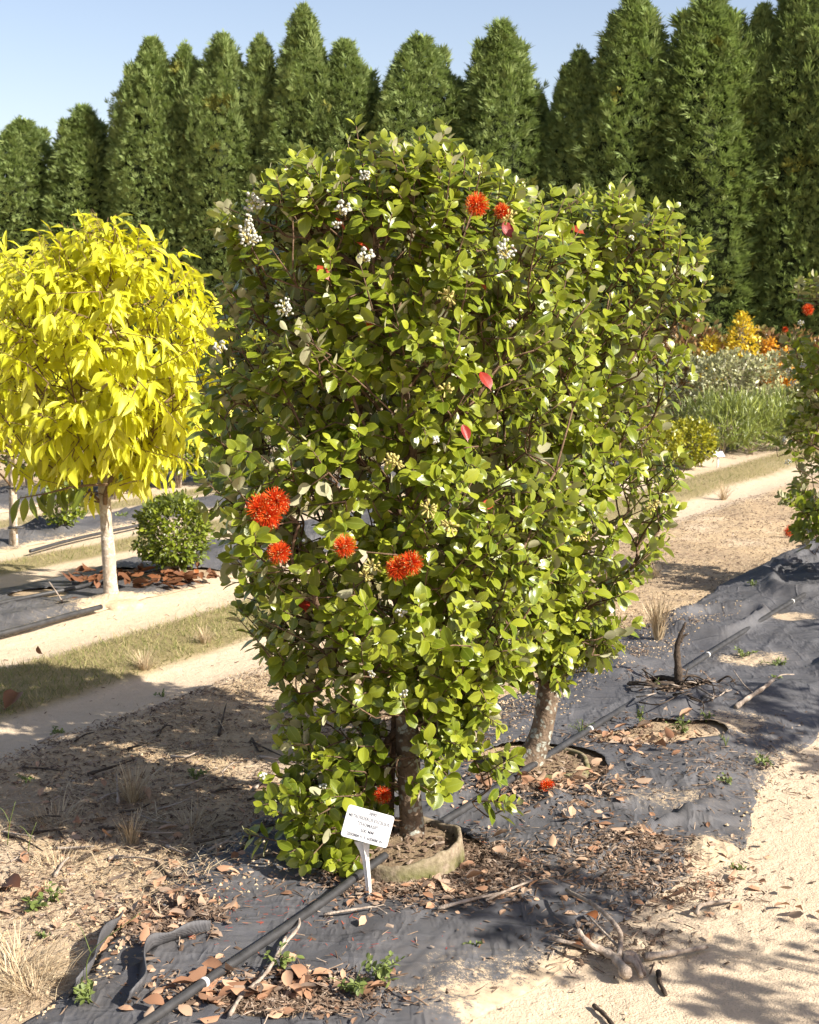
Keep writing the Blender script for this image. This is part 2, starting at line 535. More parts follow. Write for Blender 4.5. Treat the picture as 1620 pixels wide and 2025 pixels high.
def ground_h(x, y):
    x = np.asarray(x, float); y = np.asarray(y, float)
    t = x * DV[0] + y * DV[1]; n = x * NV[0] + y * NV[1]
    h = 0.035 * band(n, 1.55, 2.6, 0.3) + 0.03 * band(n, 5.5, 6.3, 0.3) + 0.03 * band(n, 7.5, 8.2, 0.25)
    h = h - 0.018 * band(n, 3.95, 4.3, 0.12) - 0.015 * band(n, 5.0, 5.3, 0.12) + 0.012 * band(n, 4.4, 4.9, 0.12)
    h = h + 0.010 * fbm(x * 1.3, y * 1.3, 3, 3)
    rough = band(n, 2.55, 3.95, 0.2)
    h = h + rough * (0.022 * fbm(x * 3.2, y * 3.2, 9, 4) + 0.010 * np.abs(fbm(x * 12, y * 12, 15, 2)))
    h = h + 0.004 * fbm(x * 9, y * 9, 21, 2)
    # the bed beyond the stump is lumpy
    lump = band(n, 1.35, 2.5, 0.25) * sstep(4.6, 5.6, t) * (1 - sstep(11, 13, t))
    h = h + lump * (0.055 * noise3(x * 1.5, y * 2.4, 0.5, 31) + 0.02)
    return h


def gz(x, y):
    return float(ground_h(np.array([x]), np.array([y]))[0])


def graded(a, b, step, far_a, far_b, g):
    mid = np.arange(a, b + step * .5, step)
    up = [b]; s = step
    while up[-1] < far_b:
        s *= g; up.append(up[-1] + s)
    dn = [a]; s = step
    while dn[-1] > far_a:
        s *= g; dn.append(dn[-1] - s)
    return np.concatenate([np.array(dn[1:])[::-1], mid, np.array(up[1:])])


def build_ground():
    xs = graded(-3.2, 4.2, 0.038, -420, 420, 1.09)
    ys = graded(2.6, 11.0, 0.038, -60, 900, 1.05)
    X, Y = np.meshgrid(xs, ys)
    x = X.ravel(); y = Y.ravel()
    far = 1 - sstep(40, 80, np.hypot(x, y))
    z = ground_h(x, y) * far
    t = x * DV[0] + y * DV[1]; n = x * NV[0] + y * NV[1]
    wob = 0.07 * fbm(x * 1.7, y * 1.7, 41, 4)
    nn = n + wob
    sand = np.array([0.555, 0.440, 0.310]); soil = np.array([0.46, 0.340, 0.205]); grass = np.array([0.24, 0.20, 0.09]); dirt = np.array([0.27, 0.20, 0.135])
    C = np.repeat(soil[None], len(x), 0)

    def lay(m, c):
        nonlocal C
        C = C * (1 - m[:, None]) + m[:, None] * c
    pat = fbm(x * 2.2, y * 2.2, 51, 4)
    lay(sstep(-0.1, 0.35, pat) * 0.6, dirt)
    lay(sstep(0.05, 0.4, -pat) * 0.7, sand)
    lay(band(nn, 2.45, 3.6, 0.2) * (0.4 * sstep(3.6, 2.6, t) + 0.0), sand)
    lay(band(nn, 3.9, 4.36, 0.06), sand)
    lay(band(nn, 4.34, 4.95, 0.06) * (0.85 + 0.15 * pat), grass)
    lay(band(nn, 4.95, 5.55, 0.06), sand)
    lay(band(nn, 6.3, 7.5, 0.08), sand)
    lay(band(nn, 6.75, 7.15, 0.06) * 0.9, grass)
    lay(band(nn, 8.1, 9.0, 0.08), sand)
    lay(band(nn, 8.3, 8.65, 0.06) * 0.85, grass)
    lay(band(nn, 0.55, 1.75, 0.10), sand)
    lay(band(nn, -1.0, 0.55, 0.10), dirt * 0.9)
    # mulch and wet soil around the two shrubs
    for (cx, cy, r) in ((0.0, 4.05, 0.34), (0.50, 4.80, 0.36)):
        q = np.hypot(x - cx, y - cy) + 0.08 * pat
        lay(1 - sstep(r * 0.75, r, q), np.array([0.15, 0.105, 0.07]))
    gc = np.concatenate([np.clip(C, 0, 1), np.ones((len(x), 1))], 1)
    nx, ny = len(xs), len(ys)
    i = np.arange(ny - 1)[:, None] * nx + np.arange(nx - 1)[None]
    q = np.stack([i, i + 1, i + nx + 1, i + nx], -1).reshape(-1)
    me = mesh_arrays('ground', np.stack([x, y, z], 1), q, np.full((nx - 1) * (ny - 1), 4), {'gc': gc}, True, [MAT['ground']])
    setting('ground', me)


build_ground()

# ------------------------------------------------------------------ weed mats
POT1 = (-0.03, 4.045); POT2 = (0.46, 4.90)


def poly_interp(pairs, t):
    a = np.array(pairs); return np.interp(t, a[:, 0], a[:, 1])


def px_ell(x, y, cx, cy, rx, ry):
    """1 inside an ellipse given in photo pixels on the ground, soft edge"""
    X, Y = G(np.array([cx, cx + rx, cx, cx - rx, cx]), np.array([cy, cy, cy + ry, cy, cy - ry]))
    ux = np.array([X[1] - X[3], Y[1] - Y[3]]) / 2; uy = np.array([X[4] - X[2], Y[4] - Y[2]]) / 2
    Mi = np.linalg.inv(np.stack([ux, uy], 1))
    q = np.stack([x - X[0], y - Y[0]], -1) @ Mi.T
    return np.hypot(q[..., 0], q[..., 1])


LEFT_MAIN = [(1.6, 2.20), (2.42, 2.36), (2.8, 2.52), (3.07, 2.64), (3.5, 2.66), (14, 2.72)]
RIGHT_MAIN = [(1.6, 1.50), (2.6, 1.50), (3.1, 1.40), (3.6, 1.36), (4.1, 1.24), (4.6, 1.38), (14, 1.37)]
HOLES_MAIN = [(315, 1848, 85, 34), (1300, 1475, 120, 20), (1335, 1392, 60, 12), (560, 2005, 150, 36)]
DUST_MAIN = [(1490, 1320, 110, 20, .75), (1570, 1243, 70, 16, .7), (1250, 1900, 200, 60, .45), (1000, 1930, 300, 60, .35), (900, 2000, 260, 50, .45), (1300, 1600, 160, 40, .55), (1430, 1500, 200, 90, .35), (300, 1750, 120, 40, .5),
             (480, 1800, 100, 40, .4), (1150, 1740, 200, 60, .35), (760, 1830, 150, 25, .35), (1450, 1450, 120, 30, .4), (1050, 1560, 120, 40, .6), (1400, 1700, 80, 60, .5)]


def mat_lift(x, y, seed=100, fold=1.0):
    fold = fold * 1.45
    """height of the sheet above the ground: long sharp wrinkles, small puckers, loose swells farther along the row"""
    T = x * DV[0] + y * DV[1]; Nn = x * NV[0] + y * NV[1]
    warp = 0.30 * fbm(x * 2.2, y * 2.2, seed + 11, 3)
    r1 = np.clip(1 - np.abs(fbm(T * 1.3 + warp * 2.4, Nn * 4.2 + warp, seed + 12, 2)) * 9, 0, 1)
    r2 = np.clip(1 - np.abs(fbm(T * 4.2 + warp * 3, Nn * 1.9, seed + 13, 2)) * 9, 0, 1)
    r3 = np.clip(1 - np.abs(noise3(T * 7.5 + warp * 6, Nn * 4.5 - warp * 4, 0.2, seed + 19)) * 5, 0, 1)
    amp = 0.25 + 0.75 * sstep(-0.15, 0.35, fbm(x * 1.1, y * 1.1, seed + 14, 2))
    z = 0.007 + fold * amp * (0.022 * r1 ** 1.4 + 0.016 * r2 ** 1.4 + 0.011 * r3 ** 1.6)
    big = sstep(4.9, 5.8, T) * (1 - sstep(10, 12, T))
    sw = np.clip(1 - np.abs(noise3(T * 1.7 + Nn * 1.3 + warp * 2, Nn * 2.4 - T * 0.5 + warp, 0.3, seed + 18)) * 4.5, 0, 1)
    z = z + fold * (0.15 + big) * 0.035 * sw ** 1.3
    return z + fold * 0.0025 * (1 + fbm(x * 16, y * 16, seed + 15, 3))


def on_mat(x, y):
    """1 where the main sheet covers the ground"""
    x = np.asarray(x, float); y = np.asarray(y, float)
    T = x * DV[0] + y * DV[1]; Nn = x * NV[0] + y * NV[1]
    m = sstep(0, 0.02, poly_interp(LEFT_MAIN, T) - Nn) * sstep(0, 0.02, Nn - poly_interp(RIGHT_MAIN, T))
    for (a, b, c, d_) in HOLES_MAIN:
        m = m * sstep(0.85, 1.1, px_ell(x, y, a, b, c, d_))
    for (cx, cy, r) in ((POT1[0], POT1[1], 0.26), (POT2[0], POT2[1], 0.24)):
        m = m * (np.hypot(x - cx, y - cy) > r)
    return m


def top_h(x, y):
    """ground or, where it lies, the sheet"""
    return ground_h(x, y) + on_mat(x, y) * mat_lift(np.asarray(x, float), np.asarray(y, float))


def build_mat(name, label, t0, t1, left, right, step, holes=(), dusts=(), fold=1.0, dust0=0.12, seed=0, pots=(), edge_dust=0.55, flat_edge=0.15):
    ts = np.arange(t0, t1, step); n0 = min(p[1] for p in right) - 0.15; n1 = max(p[1] for p in left) + 0.15
    ns = np.arange(n0, n1, step)
    T, Nn = np.meshgrid(ts, ns)
    x, y = row_xy(T, Nn)
    L = poly_interp(left, T) + 0.035 * fbm(T * 3.5, T * 0, seed + 1, 3) + 0.012 * fbm(T * 18, Nn * 3, seed + 5, 2)
    Rr = poly_interp(right, T) + 0.05 * fbm(T * 2.6, T * 0 + 5, seed + 2, 3) + 0.015 * fbm(T * 18, Nn * 3, seed + 6, 2)
    e = np.minimum(L - Nn, Nn - Rr)                        # distance inside the edge
    hole = np.full(T.shape, 9.0)
    for (a, b, c, d_) in holes:
        hole = np.minimum(hole, (px_ell(x, y, a, b, c, d_) - 1 + 0.7 * fbm(x * 6, y * 6, seed + 8, 4)) * 0.12)
    for (cx, cy, r) in pots:
        hole = np.minimum(hole, np.hypot(x - cx, y - cy) - r + 0.03 * fbm(x * 8, y * 8, seed + 9, 2))
    inside = (e > 0) & (hole > 0)
    z = ground_h(x, y) + 0.004 + (mat_lift(x, y, seed, fold) - 0.004) * (0.3 + 0.7 * sstep(0, 0.13, hole)) * (flat_edge + (1 - flat_edge) * sstep(0, 0.14, e))
    z = z + fold * 0.016 * np.exp(-(hole / 0.03) ** 2) * sstep(-0.2, 0.5, noise3(x * 6, y * 6, 0, seed + 16))
    z = z - 0.010 * np.exp(-(e / 0.02) ** 2) * (0.6 + 0.5 * noise3(x * 6, y * 6, 0, seed + 17))
    dust = dust0 + edge_dust * np.exp(-(np.maximum(e, 0) / 0.09) ** 1.0) + 0.30 * fbm(x * 3, y * 3, seed + 20, 4)
    for (a, b, c, d_, w) in dusts:
        dust = dust + w * (1 - sstep(0.35, 1.1, px_ell(x, y, a, b, c, d_)))
    dust = np.clip(dust, 0, 1)
    nn, nt = T.shape
    idx = np.arange(nn * nt).reshape(nn, nt)
    lev = np.minimum(e, hole)
    gn, gt = np.gradient(lev, step)
    g2 = np.maximum(gn * gn + gt * gt, 0.05)
    out = lev < 0                                          # cut edges follow the true outline, not the grid
    sh = np.clip(lev, -step * 1.2, 0) / g2
    mvt = np.where(out, -np.clip(sh * gt, -step * 1.3, step * 1.3), 0); mvn = np.where(out, -np.clip(sh * gn, -step * 1.3, step * 1.3), 0)
    x = x + DV[0] * mvt + NV[0] * mvn; y = y + DV[1] * mvt + NV[1] * mvn
    near = lev > -step
    ok = near[:-1, :-1] & near[1:, :-1] & near[:-1, 1:] & near[1:, 1:] & (inside[:-1, :-1] | inside[1:, :-1] | inside[:-1, 1:] | inside[1:, 1:])
    q = np.stack([idx[:-1, :-1], idx[:-1, 1:], idx[1:, 1:], idx[1:, :-1]], -1)[ok][:, ::-1]
    used = np.unique(q); remap = np.full(nn * nt, -1); remap[used] = np.arange(len(used))
    V = np.stack([x.ravel(), y.ravel(), z.ravel()], 1)[used]
    me = mesh_arrays(name, V, remap[q].ravel(), np.full(len(q), 4), {'dust': dust.ravel()[used]}, True, [MAT['mat']])
    o = solo(name, me, label, 'weed mat', group='black weed mats along the planting rows')
    so = o.modifiers.new('thickness', 'SOLIDIFY'); so.thickness = 0.002; so.offset = -1
    return o


main_mat = build_mat('weed_mat', 'black woven weed mat with wrinkles and holes under the large shrub and pipe', 1.7, 13.0,
                     LEFT_MAIN, RIGHT_MAIN,
                     0.016, HOLES_MAIN, DUST_MAIN, 1.0, 0.04, 100, ((POT1[0], POT1[1], 0.27), (POT2[0], POT2[1], 0.25)), 0.40, 0.5)
second_mat = build_mat('weed_mat', 'dusty grey weed mat under the yellow tree and round green bush', 3.8, 24.0,
                       [(3, 6.40), (30, 6.40)], [(3, 5.42), (30, 5.42)], 0.04, [(330, 1150, 120, 14), (90, 1185, 60, 8)], [(300, 1205, 260, 20, .5)], 0.8, 0.25, 200, (), 0.6)
build_mat('weed_mat', 'dusty weed mat strip in the row behind the yellow tree, under the thin staked trunk', 5.0, 26.0,
          [(3, 8.10), (30, 8.10)], [(3, 7.42), (30, 7.42)], 0.05, (), (), 0.8, 0.30, 300, (), 0.6)
build_mat('weed_mat', 'farthest dusty weed mat strip on the left, below the small vase-shaped bushes', 6.0, 28.0,
          [(3, 10.1), (30, 10.1)], [(3, 8.95), (30, 8.95)], 0.07, (), (), 1.0, 0.35, 400, (), 0.6)


def flap(pts, w, label):
    """a loose strip of the sheet standing on edge"""
    p = smooth_path(pts, 8); k = len(p)
    up = np.zeros((k, 3)); up[:, 2] = w * (0.75 + 0.35 * np.sin(np.linspace(0.4, 2.9, k)))
    side = nrm(np.cross(np.gradient(p, axis=0), [0, 0, 1])) * 0.03
    wv = np.sin(np.arange(k) * 0.35)[:, None] * side * 0.35
    rows = [p - [0, 0, 0.015] - side * 0.9, p + up * 0.35 - side * 0.1 + wv * .5, p + up * 0.75 + side * 0.15 + wv, p + up * (1 + 0.12 * np.sin(np.arange(k) * 0.5)[:, None]) + side * 0.2 + wv]
    V = np.concatenate(rows); j = np.arange(k - 1)
    q = np.concatenate([np.stack([r * k + j, r * k + j + 1, (r + 1) * k + j + 1, (r + 1) * k + j], -1) for r in range(3)])
    me = mesh_arrays('flap', V, q.ravel(), np.full(len(q), 4), {'dust': np.full(len(V), 0.12)}, True, [MAT['mat']])
    o = part('flap', me, main_mat, label)
    so = o.modifiers.new('thickness', 'SOLIDIFY'); so.thickness = 0.003


def tz(x, y):
    return float(top_h(np.array([x]), np.array([y]))[0])


def gp(px, py, dz=0.0, z=0.0):
    x, y = G(px, py, z); x = float(x); y = float(y)
    return np.array([x, y, float(top_h(np.array([x]), np.array([y]))[0]) + dz])


flap([gp(150, 2010), gp(185, 1960), gp(215, 1895), gp(235, 1850)], 0.055, 'loose edge of the mat standing up')
flap([gp(255, 2030), gp(285, 1985), gp(300, 1930), gp(345, 1905), gp(420, 1885)], 0.045, 'rolled fold along the torn mat')


# ------------------------------------------------------------------ leaf templates
def leaf_template(W=0.3, nl=6, nw=2, curl=0.12, fold=0.10, recurve=0.05, shape='ellipse', petiole=0.08, wave=0.0, twist=0.0):
    """unit-length leaf along +Y, upper face +Z"""
    ss = np.linspace(0, 1, nl + 1)
    V = [(0, -petiole, 0.0)]; U = [(0, 0, 0)]
    rows = []
    for s in ss:
        if shape == 'ellipse':
            w = W * (math.sin(math.pi * min(1, s * 0.97 + 0.015)) ** 0.72)
        elif shape == 'lance':
            w = W * (math.sin(math.pi * min(1, (s ** 0.8) * 0.985 + 0.005)) ** 0.9)
        else:
            w = W * (math.sin(math.pi * min(1, s ** 1.3 * 0.95 + 0.03)) ** 0.6)
        row = []
        vs = np.linspace(-1, 1, 2 * nw + 1) if 0 < s < 1 else [0]
        for v in vs:
            a = abs(v)
            x = v * w
            z = fold * a * w / W * W * 2 - recurve * a ** 3 * w / W + wave * math.sin(s * 11 + v * 2) * a
            z += -curl * s * s + twist * v * s * w
            row.append(len(V)); V.append((x, s, z)); U.append((s, v, 0))
        rows.append(row)
    F = []
    first = rows[1]
    for a, b in zip(first[:-1], first[1:]):
        F.append((rows[0][0], b, a))
    for r, r2 in zip(rows[1:-2], rows[2:-1]):
        for i in range(len(r) - 1):
            F.append((r[i], r[i + 1], r2[i + 1], r2[i]))
    last = rows[-2]
    for a, b in zip(last[:-1], last[1:]):
        F.append((a, b, rows[-1][0]))
    # the stalk
    k = len(V)
    V += [(-0.012, -petiole, 0), (0.012, -petiole, 0), (0.014, 0.02, 0.002), (-0.014, 0.02, 0.002)]; U += [(0, 0, 0)] * 4
    F.append((k, k + 1, k + 2, k + 3))
    V = V[1:]; U = U[1:]; F = [tuple(i - 1 for i in f) for f in F]
    F = [f if len(f) != 3 or f[0] != rows[0][0] - 1 else (f[0], f[2], f[1]) for f in F]
    return Template(V, F, U)


def fix_up(t):
    """make every face look towards +Z so that the upper side is the front side"""
    new = []; p = 0
    for c in t.tot:
        f = list(t.loops[p:p + c]); p += c
        a, b, d_ = t.V[f[0]], t.V[f[1]], t.V[f[2]]
        if np.cross(b - a, d_ - a)[2] < 0:
            f = f[::-1]
        new += f
    t.loops = np.array(new)
    return t


SHRUB_LEAVES = [fix_up(leaf_template(W=w, nl=5, nw=2, curl=c, fold=f, recurve=r, wave=wv, twist=tw)) for w, c, f, r, wv, tw in
                [(0.29, 0.10, 0.22, 0.05, 0.0, 0.2), (0.32, 0.18, 0.15, 0.06, 0.008, -0.3), (0.27, 0.02, 0.28, 0.03, 0.006, 0.3), (0.34, 0.12, 0.10, 0.08, 0.01, 0.0),
                 (0.30, 0.26, 0.20, 0.05, 0.0, -0.2), (0.31, -0.05, 0.16, 0.02, 0.01, 0.25)]]
YELLOW_LEAVES = [fix_up(leaf_template(W=w, nl=6, nw=1, curl=c, fold=f, recurve=0, shape='lance', wave=wv, twist=tw, petiole=0.1)) for w, c, f, wv, tw in
                 [(0.13, 0.25, 0.3, 0.02, 0.5), (0.15, 0.45, 0.2, 0.03, -0.5), (0.14, 0.1, 0.35, 0.02, 0.3), (0.16, 0.35, 0.15, 0.03, 0.8)]]
SMALL_LEAVES = [fix_up(leaf_template(W=0.3, nl=3, nw=1, curl=0.1, fold=0.15, recurve=0, petiole=0.05)), fix_up(leaf_template(W=0.26, nl=3, nw=1, curl=0.25, fold=0.1, recurve=0, petiole=0.05))]
THIN_LEAVES = [fix_up(leaf_template(W=0.05, nl=3, nw=1, curl=0.12, fold=0.1, recurve=0, shape='lance', petiole=0.02))]
FALLEN = [fix_up(leaf_template(W=w, nl=5, nw=1, curl=c, fold=f, recurve=r, wave=0.02, twist=tw)) for w, c, f, r, tw in
          [(0.25, -0.25, 0.35, 0.0, 0.5), (0.27, 0.2, 0.1, 0.05, -0.4), (0.22, -0.1, 0.55, 0.0, 0.2), (0.29, 0.35, 0.25, 0.0, 0.6), (0.26, -0.4, -0.2, 0.0, 0.0)]]


# ------------------------------------------------------------------ plant skeletons
def envelope_R(z, c, s, zs, left, right, front, back, p=2.4):
    rx = np.where(c > 0, np.interp(z, zs, right), np.interp(z, zs, left))
    ry = np.where(s > 0, np.interp(z, zs, back), np.interp(z, zs, front))
    rx = np.maximum(rx, 1e-3); ry = np.maximum(ry, 1e-3)
    return 1 / ((np.abs(c) / rx) ** p + (np.abs(s) / ry) ** p) ** (1 / p)


def sample_crown(N, env, rng, depth=0.55, power=1.8, bump=0.10, carve=-0.45, seed=0, cscale=3.2, reject=None):
    zs = np.array(env[0]); zmin, zmax = zs[0], zs[-1]
    out_p, out_n = [], []
    got = 0
    while got < N:
        M = 4000
        z = rng.uniform(zmin, zmax, M); f = rng.uniform(0, 2 * math.pi, M)
        c, s = np.cos(f), np.sin(f)
        R = envelope_R(z, c, s, *env)
        R2 = envelope_R(np.minimum(z + 0.03, zmax), c, s, *env); R1 = envelope_R(np.maximum(z - 0.03, zmin), c, s, *env)
        slope = (R2 - R1) / 0.06
        area = R * np.sqrt(1 + np.clip(slope, -6, 6) ** 2)
        keep = rng.uniform(0, 1, M) < area / area.max()
        rho = 1 - depth * rng.uniform(0, 1, M) ** power
        pr = R * rho * (1 + bump * noise3(c * 3, s * 3, z * 4, seed))
        P = np.stack([c * pr, s * pr, z], 1)
        nv = nrm(np.stack([c, s, -np.clip(slope, -3, 3)], 1))
        keep &= noise3(P[:, 0] * cscale, P[:, 1] * cscale, P[:, 2] * cscale, seed + 3) > carve
        if reject:
            keep &= ~reject(P)
        out_p.append(P[keep]); out_n.append(nv[keep]); got += keep.sum()
    return np.concatenate(out_p)[:N], np.concatenate(out_n)[:N]


def grow(trunk, targets, alpha=0.35, down=0.9, side=0.0):
    """join every target to the trunk by the cheapest path; returns positions and parents"""
    pos = [np.array(p, float) for p in trunk]; par = [i - 1 for i in range(len(trunk))]
    plen = [0.0]
    for i in range(1, len(trunk)):
        plen.append(plen[-1] + np.linalg.norm(pos[i] - pos[i - 1]))
    T = np.asarray(targets); n = len(T)
    best = np.full(n, 1e9); bi = np.zeros(n, int)

    def relax(k):
        dv = T - pos[k]
        d = np.linalg.norm(dv, axis=1)
        c = d + alpha * plen[k] + down * np.maximum(0, -dv[:, 2] + 0.25 * np.hypot(dv[:, 0], dv[:, 1]))
        m = c < best
        best[m] = c[m]; bi[m] = k
    for k in range(2 if len(trunk) > 3 else 0, len(trunk)):
        relax(k)
    left = np.ones(n, bool); node_of = np.zeros(n, int)
    for _ in range(n):
        q = np.where(left, best, 1e9).argmin()
        left[q] = False
        pos.append(T[q]); par.append(bi[q]); plen.append(plen[bi[q]] + np.linalg.norm(T[q] - pos[bi[q]]))
        node_of[q] = len(pos) - 1
        relax(len(pos) - 1)
    return np.array(pos), np.array(par), node_of


def radii(pos, par, tip=0.0022, ex=2.3):
    n = len(pos); acc = np.zeros(n); cnt = np.zeros(n, int)
    for i in range(n - 1, 0, -1):
        if cnt[i] == 0:
            acc[i] = tip ** ex
        acc[par[i]] += acc[i]; cnt[par[i]] += 1
    if acc[0] == 0:
        acc[0] = tip ** ex
    return acc ** (1 / ex)


def branch_chains(pos, par, rad, ntrunk, rng, wob=0.03, seg=4):
    """one curved tube per edge, grouped by the limb it belongs to"""
    groups = {}
    root = np.arange(len(pos))
    for i in range(ntrunk, len(pos)):
        p = par[i]
        root[i] = i if p < ntrunk else root[p]
        a, b = pos[p], pos[i]
        L = np.linalg.norm(b - a)
        gp_ = par[p] if p > 0 else 0
        din = nrm(a - pos[gp_]) if p > 0 else np.array([0, 0, 1.0])
        ctrl = a + (din * 0.45 + nrm(b - a) * 0.55) * L * 0.4 + rng.normal(size=3) * wob * L
        t = np.linspace(0, 1, seg + 1)[:, None]
        pts = (1 - t) ** 2 * a + 2 * t * (1 - t) * ctrl + t * t * b
        r0 = min(rad[p], rad[i] * 1.35)
        rr = np.linspace(r0, rad[i], seg + 1)
        groups.setdefault(root[i], []).append((pts, rr))
    return groups


class Foliage:
    def __init__(self):
        self.R, self.P, self.S, self.W, self.A = [], [], [], [], []

    def add(self, Y, Z, P, S, which, age):
        self.R.append(frames(Y, Z)); self.P.append(P); self.S.append(S); self.W.append(which); self.A.append(age)

    def done(self):
        self.R = np.concatenate(self.R); self.P = np.concatenate(self.P); self.S = np.concatenate(self.S); self.W = np.concatenate(self.W); self.A = np.concatenate(self.A)
        return self


def pair_shoots(tips, axes, lens, rng, size=0.075, pairs=(4, 6), nt=6, droop=0.15, bare=0.25):
    """opposite pairs of leaves, each pair turned by a right angle, closing to a small bud pair at the tip"""
    f = Foliage(); stems = []
    N = len(tips)
    ref = rand_dirs(N, rng)
    a = nrm(axes); u = nrm(np.cross(a, ref)); w = np.cross(a, u)
    npair = rng.integers(pairs[0], pairs[1] + 1, N)
    for k in range(pairs[1]):
        m = npair > k
        frac = bare + (1 - bare) * (k + 0.35 * rng.uniform(0, 1, N)) / np.maximum(npair - 1, 1)
        frac = np.minimum(frac, 1.0)
        young = np.clip(k / np.maximum(npair - 1, 1), 0, 1)
        for sgn in (0, math.pi):
            mm = m & (rng.uniform(0, 1, N) < 0.93)
            ph = k * math.pi / 2 + sgn + rng.normal(0, 0.3, N)
            r = u * np.cos(ph)[:, None] + w * np.sin(ph)[:, None]
            th = np.radians(72 - 34 * young ** 1.5 + rng.normal(0, 12, N))
            Y = a * np.cos(th)[:, None] + r * np.sin(th)[:, None]
            Z = a * np.sin(th)[:, None] - r * np.cos(th)[:, None]
            Y = Y + np.array([0, 0, -droop]) * (1 - young)[:, None] + rng.normal(0, 0.10, (N, 3))
            Z = Z + np.array([0.50, -0.42, 0.40]) * (1 - 0.55 * np.clip(a[:, 2:3] * 1.25 - 0.25, 0, 1)) + rng.normal(0, 0.20, (N, 3))
            P = tips - a * (lens * (1 - frac))[:, None]
            S = size * (0.92 - 0.38 * young ** 3) * rng.uniform(0.72, 1.25, N)
            P = P + nrm(Y) * (S * 0.08)[:, None]
            age = np.clip(young * 0.75 + rng.normal(0.08, 0.22, N), 0, 1)
            f.add(Y[mm], Z[mm], P[mm], S[mm], rng.integers(0, nt, N)[mm], age[mm])
    return f.done()


def pick_visible(f, base, limit, temps, cell=9.0, frame=True):
    """the leaves that show largest: frontmost in their cell of the picture, ranked by the area they show"""
    C = f.P + f.R[:, :, 1] * (f.S * 0.5)[:, None] + base
    px, py, d = project(C)
    order = np.argsort(d)
    seen = {}
    for i in order:
        key = (int(px[i] // cell), int(py[i] // cell))
        if key not in seen:
            seen[key] = i
    cand = np.array(list(seen.values()))
    view = nrm(C - np.array([0, 0, CAM_H]))
    face = np.abs((f.R[:, :, 2] * view).sum(1))
    area = (f.S / d) ** 2 * (0.15 + face)
    if frame:
        cand = cand[(px[cand] > 5) & (px[cand] < 1615) & (py[cand] > 5) & (py[cand] < 2020)]
    cand = cand[np.argsort(-area[cand])][:limit]
    m = np.zeros(len(f.P), bool); m[cand] = True
    return m


def leaf_meshes(name, temps, mat, ages=(0.1, 0.45, 0.85)):
    out = []
    for t in temps:
        row = []
        for q, a in enumerate(ages):
            nv = len(t.V)
            row.append(mesh_arrays(name, t.V, t.loops, t.tot, {'luv': t.luv, 'rnd': np.full(nv, 0.0), 'age': np.full(nv, a)}, True, [mat]))
        out.append(row)
    return out


def dress(parent, f, base, temps, mat, meshes, limit, rng, stuff_name='foliage', special=None):
    """leaves that can be picked apart become parts, the rest one part of stuff"""
    base = np.asarray(base, float)
    m = pick_visible(f, base, limit, temps) if limit else np.zeros(len(f.P), bool)
    rest = ~m
    me = scatter(stuff_name, temps, f.W[rest], f.R[rest], f.P[rest], f.S[rest], rng.uniform(0, 1, rest.sum()), f.A[rest], True, [mat])
    part(stuff_name, me, parent, None, 'stuff')
    for i in np.nonzero(m)[0]:
        a = f.A[i]
        o = bpy.data.objects.new('leaf', meshes[f.W[i]][0 if a < 0.28 else (1 if a < 0.65 else 2)])
        COL.objects.link(o); o.parent = parent
        Mx = Matrix([[*(f.R[i][r] * f.S[i]), f.P[i][r]] for r in range(3)] + [[0, 0, 0, 1]])
        o.matrix_basis = Mx
    return m


SHRUB_MESH = leaf_meshes('leaf', SHRUB_LEAVES, MAT['leaf'])
YELLOW_MESH = leaf_meshes('leaf', YELLOW_LEAVES, MAT['yellow_leaf'])


# ------------------------------------------------------------------ flowers, buds
def flower_mesh(rng, heads=1, rad=0.038, n=400):
    """brush flower: several hundred fine stamens round a cluster of florets; returns stamen mesh and floret mesh"""
    st = []; fl = []
    offs = [np.zeros(3)] if heads == 1 else [np.array([-0.021, 0, 0.0]), np.array([0.021, 0.004, 0.004])]
    if heads == 3:
        offs.append(np.array([-0.008, -0.008, -0.026]))
    for o in offs:
        D = rand_dirs(n * 2, rng); D = D[D[:, 1] < 0.45][:n]
        for dvec in D:
            L = rad * rng.uniform(0.72, 1.12)
            bend = rng.normal(size=3) * 0.12
            p0 = o + dvec * 0.006; p1 = o + nrm(dvec + bend * 0.3) * L * 0.6; p2 = o + nrm(dvec + bend) * L
            st.append((np.array([p0, p1, p2]), np.array([0.0008, 0.00065, 0.00045])))
        for dvec in rand_dirs(18, rng):
            c = o + dvec * 0.009
            fl.append((np.array([c, c + dvec * 0.004, c + dvec * 0.007]), np.array([0.0022, 0.0034, 0.0012])))
        for dvec in D[:40]:
            c = o + dvec * rad * rng.uniform(0.8, 1.0)
            fl.append((np.array([c, c + dvec * 0.002]), np.array([0.0009, 0.0009])))
    me = tubes('stamens', st, [MAT['stamen']], 3, cap=False)
    nv = len(me.vertices)
    me.attributes.new('rnd', 'FLOAT', 'POINT').data.foreach_set('value', np.repeat(rng.uniform(0, 0.98, len(st)), nv // len(st)).astype(np.float32))
    return me, tubes('florets', fl, [MAT['anther']], 5)


def bud_mesh(rng, n=16, spread=0.026):
    ch = []
    for _ in range(n):
        d = nrm(rng.normal(size=3) * np.array([1, 1, 0.8]) + np.array([0, -0.2, 0.3])); p = d * spread * rng.uniform(0.35, 1.0)
        r = rng.uniform(0.0032, 0.0046)
        a = nrm(d + rng.normal(size=3) * 0.3)
        ch.append((np.array([p - a * r * 1.05, p - a * r * 0.75, p, p + a * r * 0.7, p + a * r * 1.0]), np.array([0.35, 0.8, 1.0, 0.8, 0.35]) * r))
    return tubes('buds', ch, [MAT['bud']], 6)


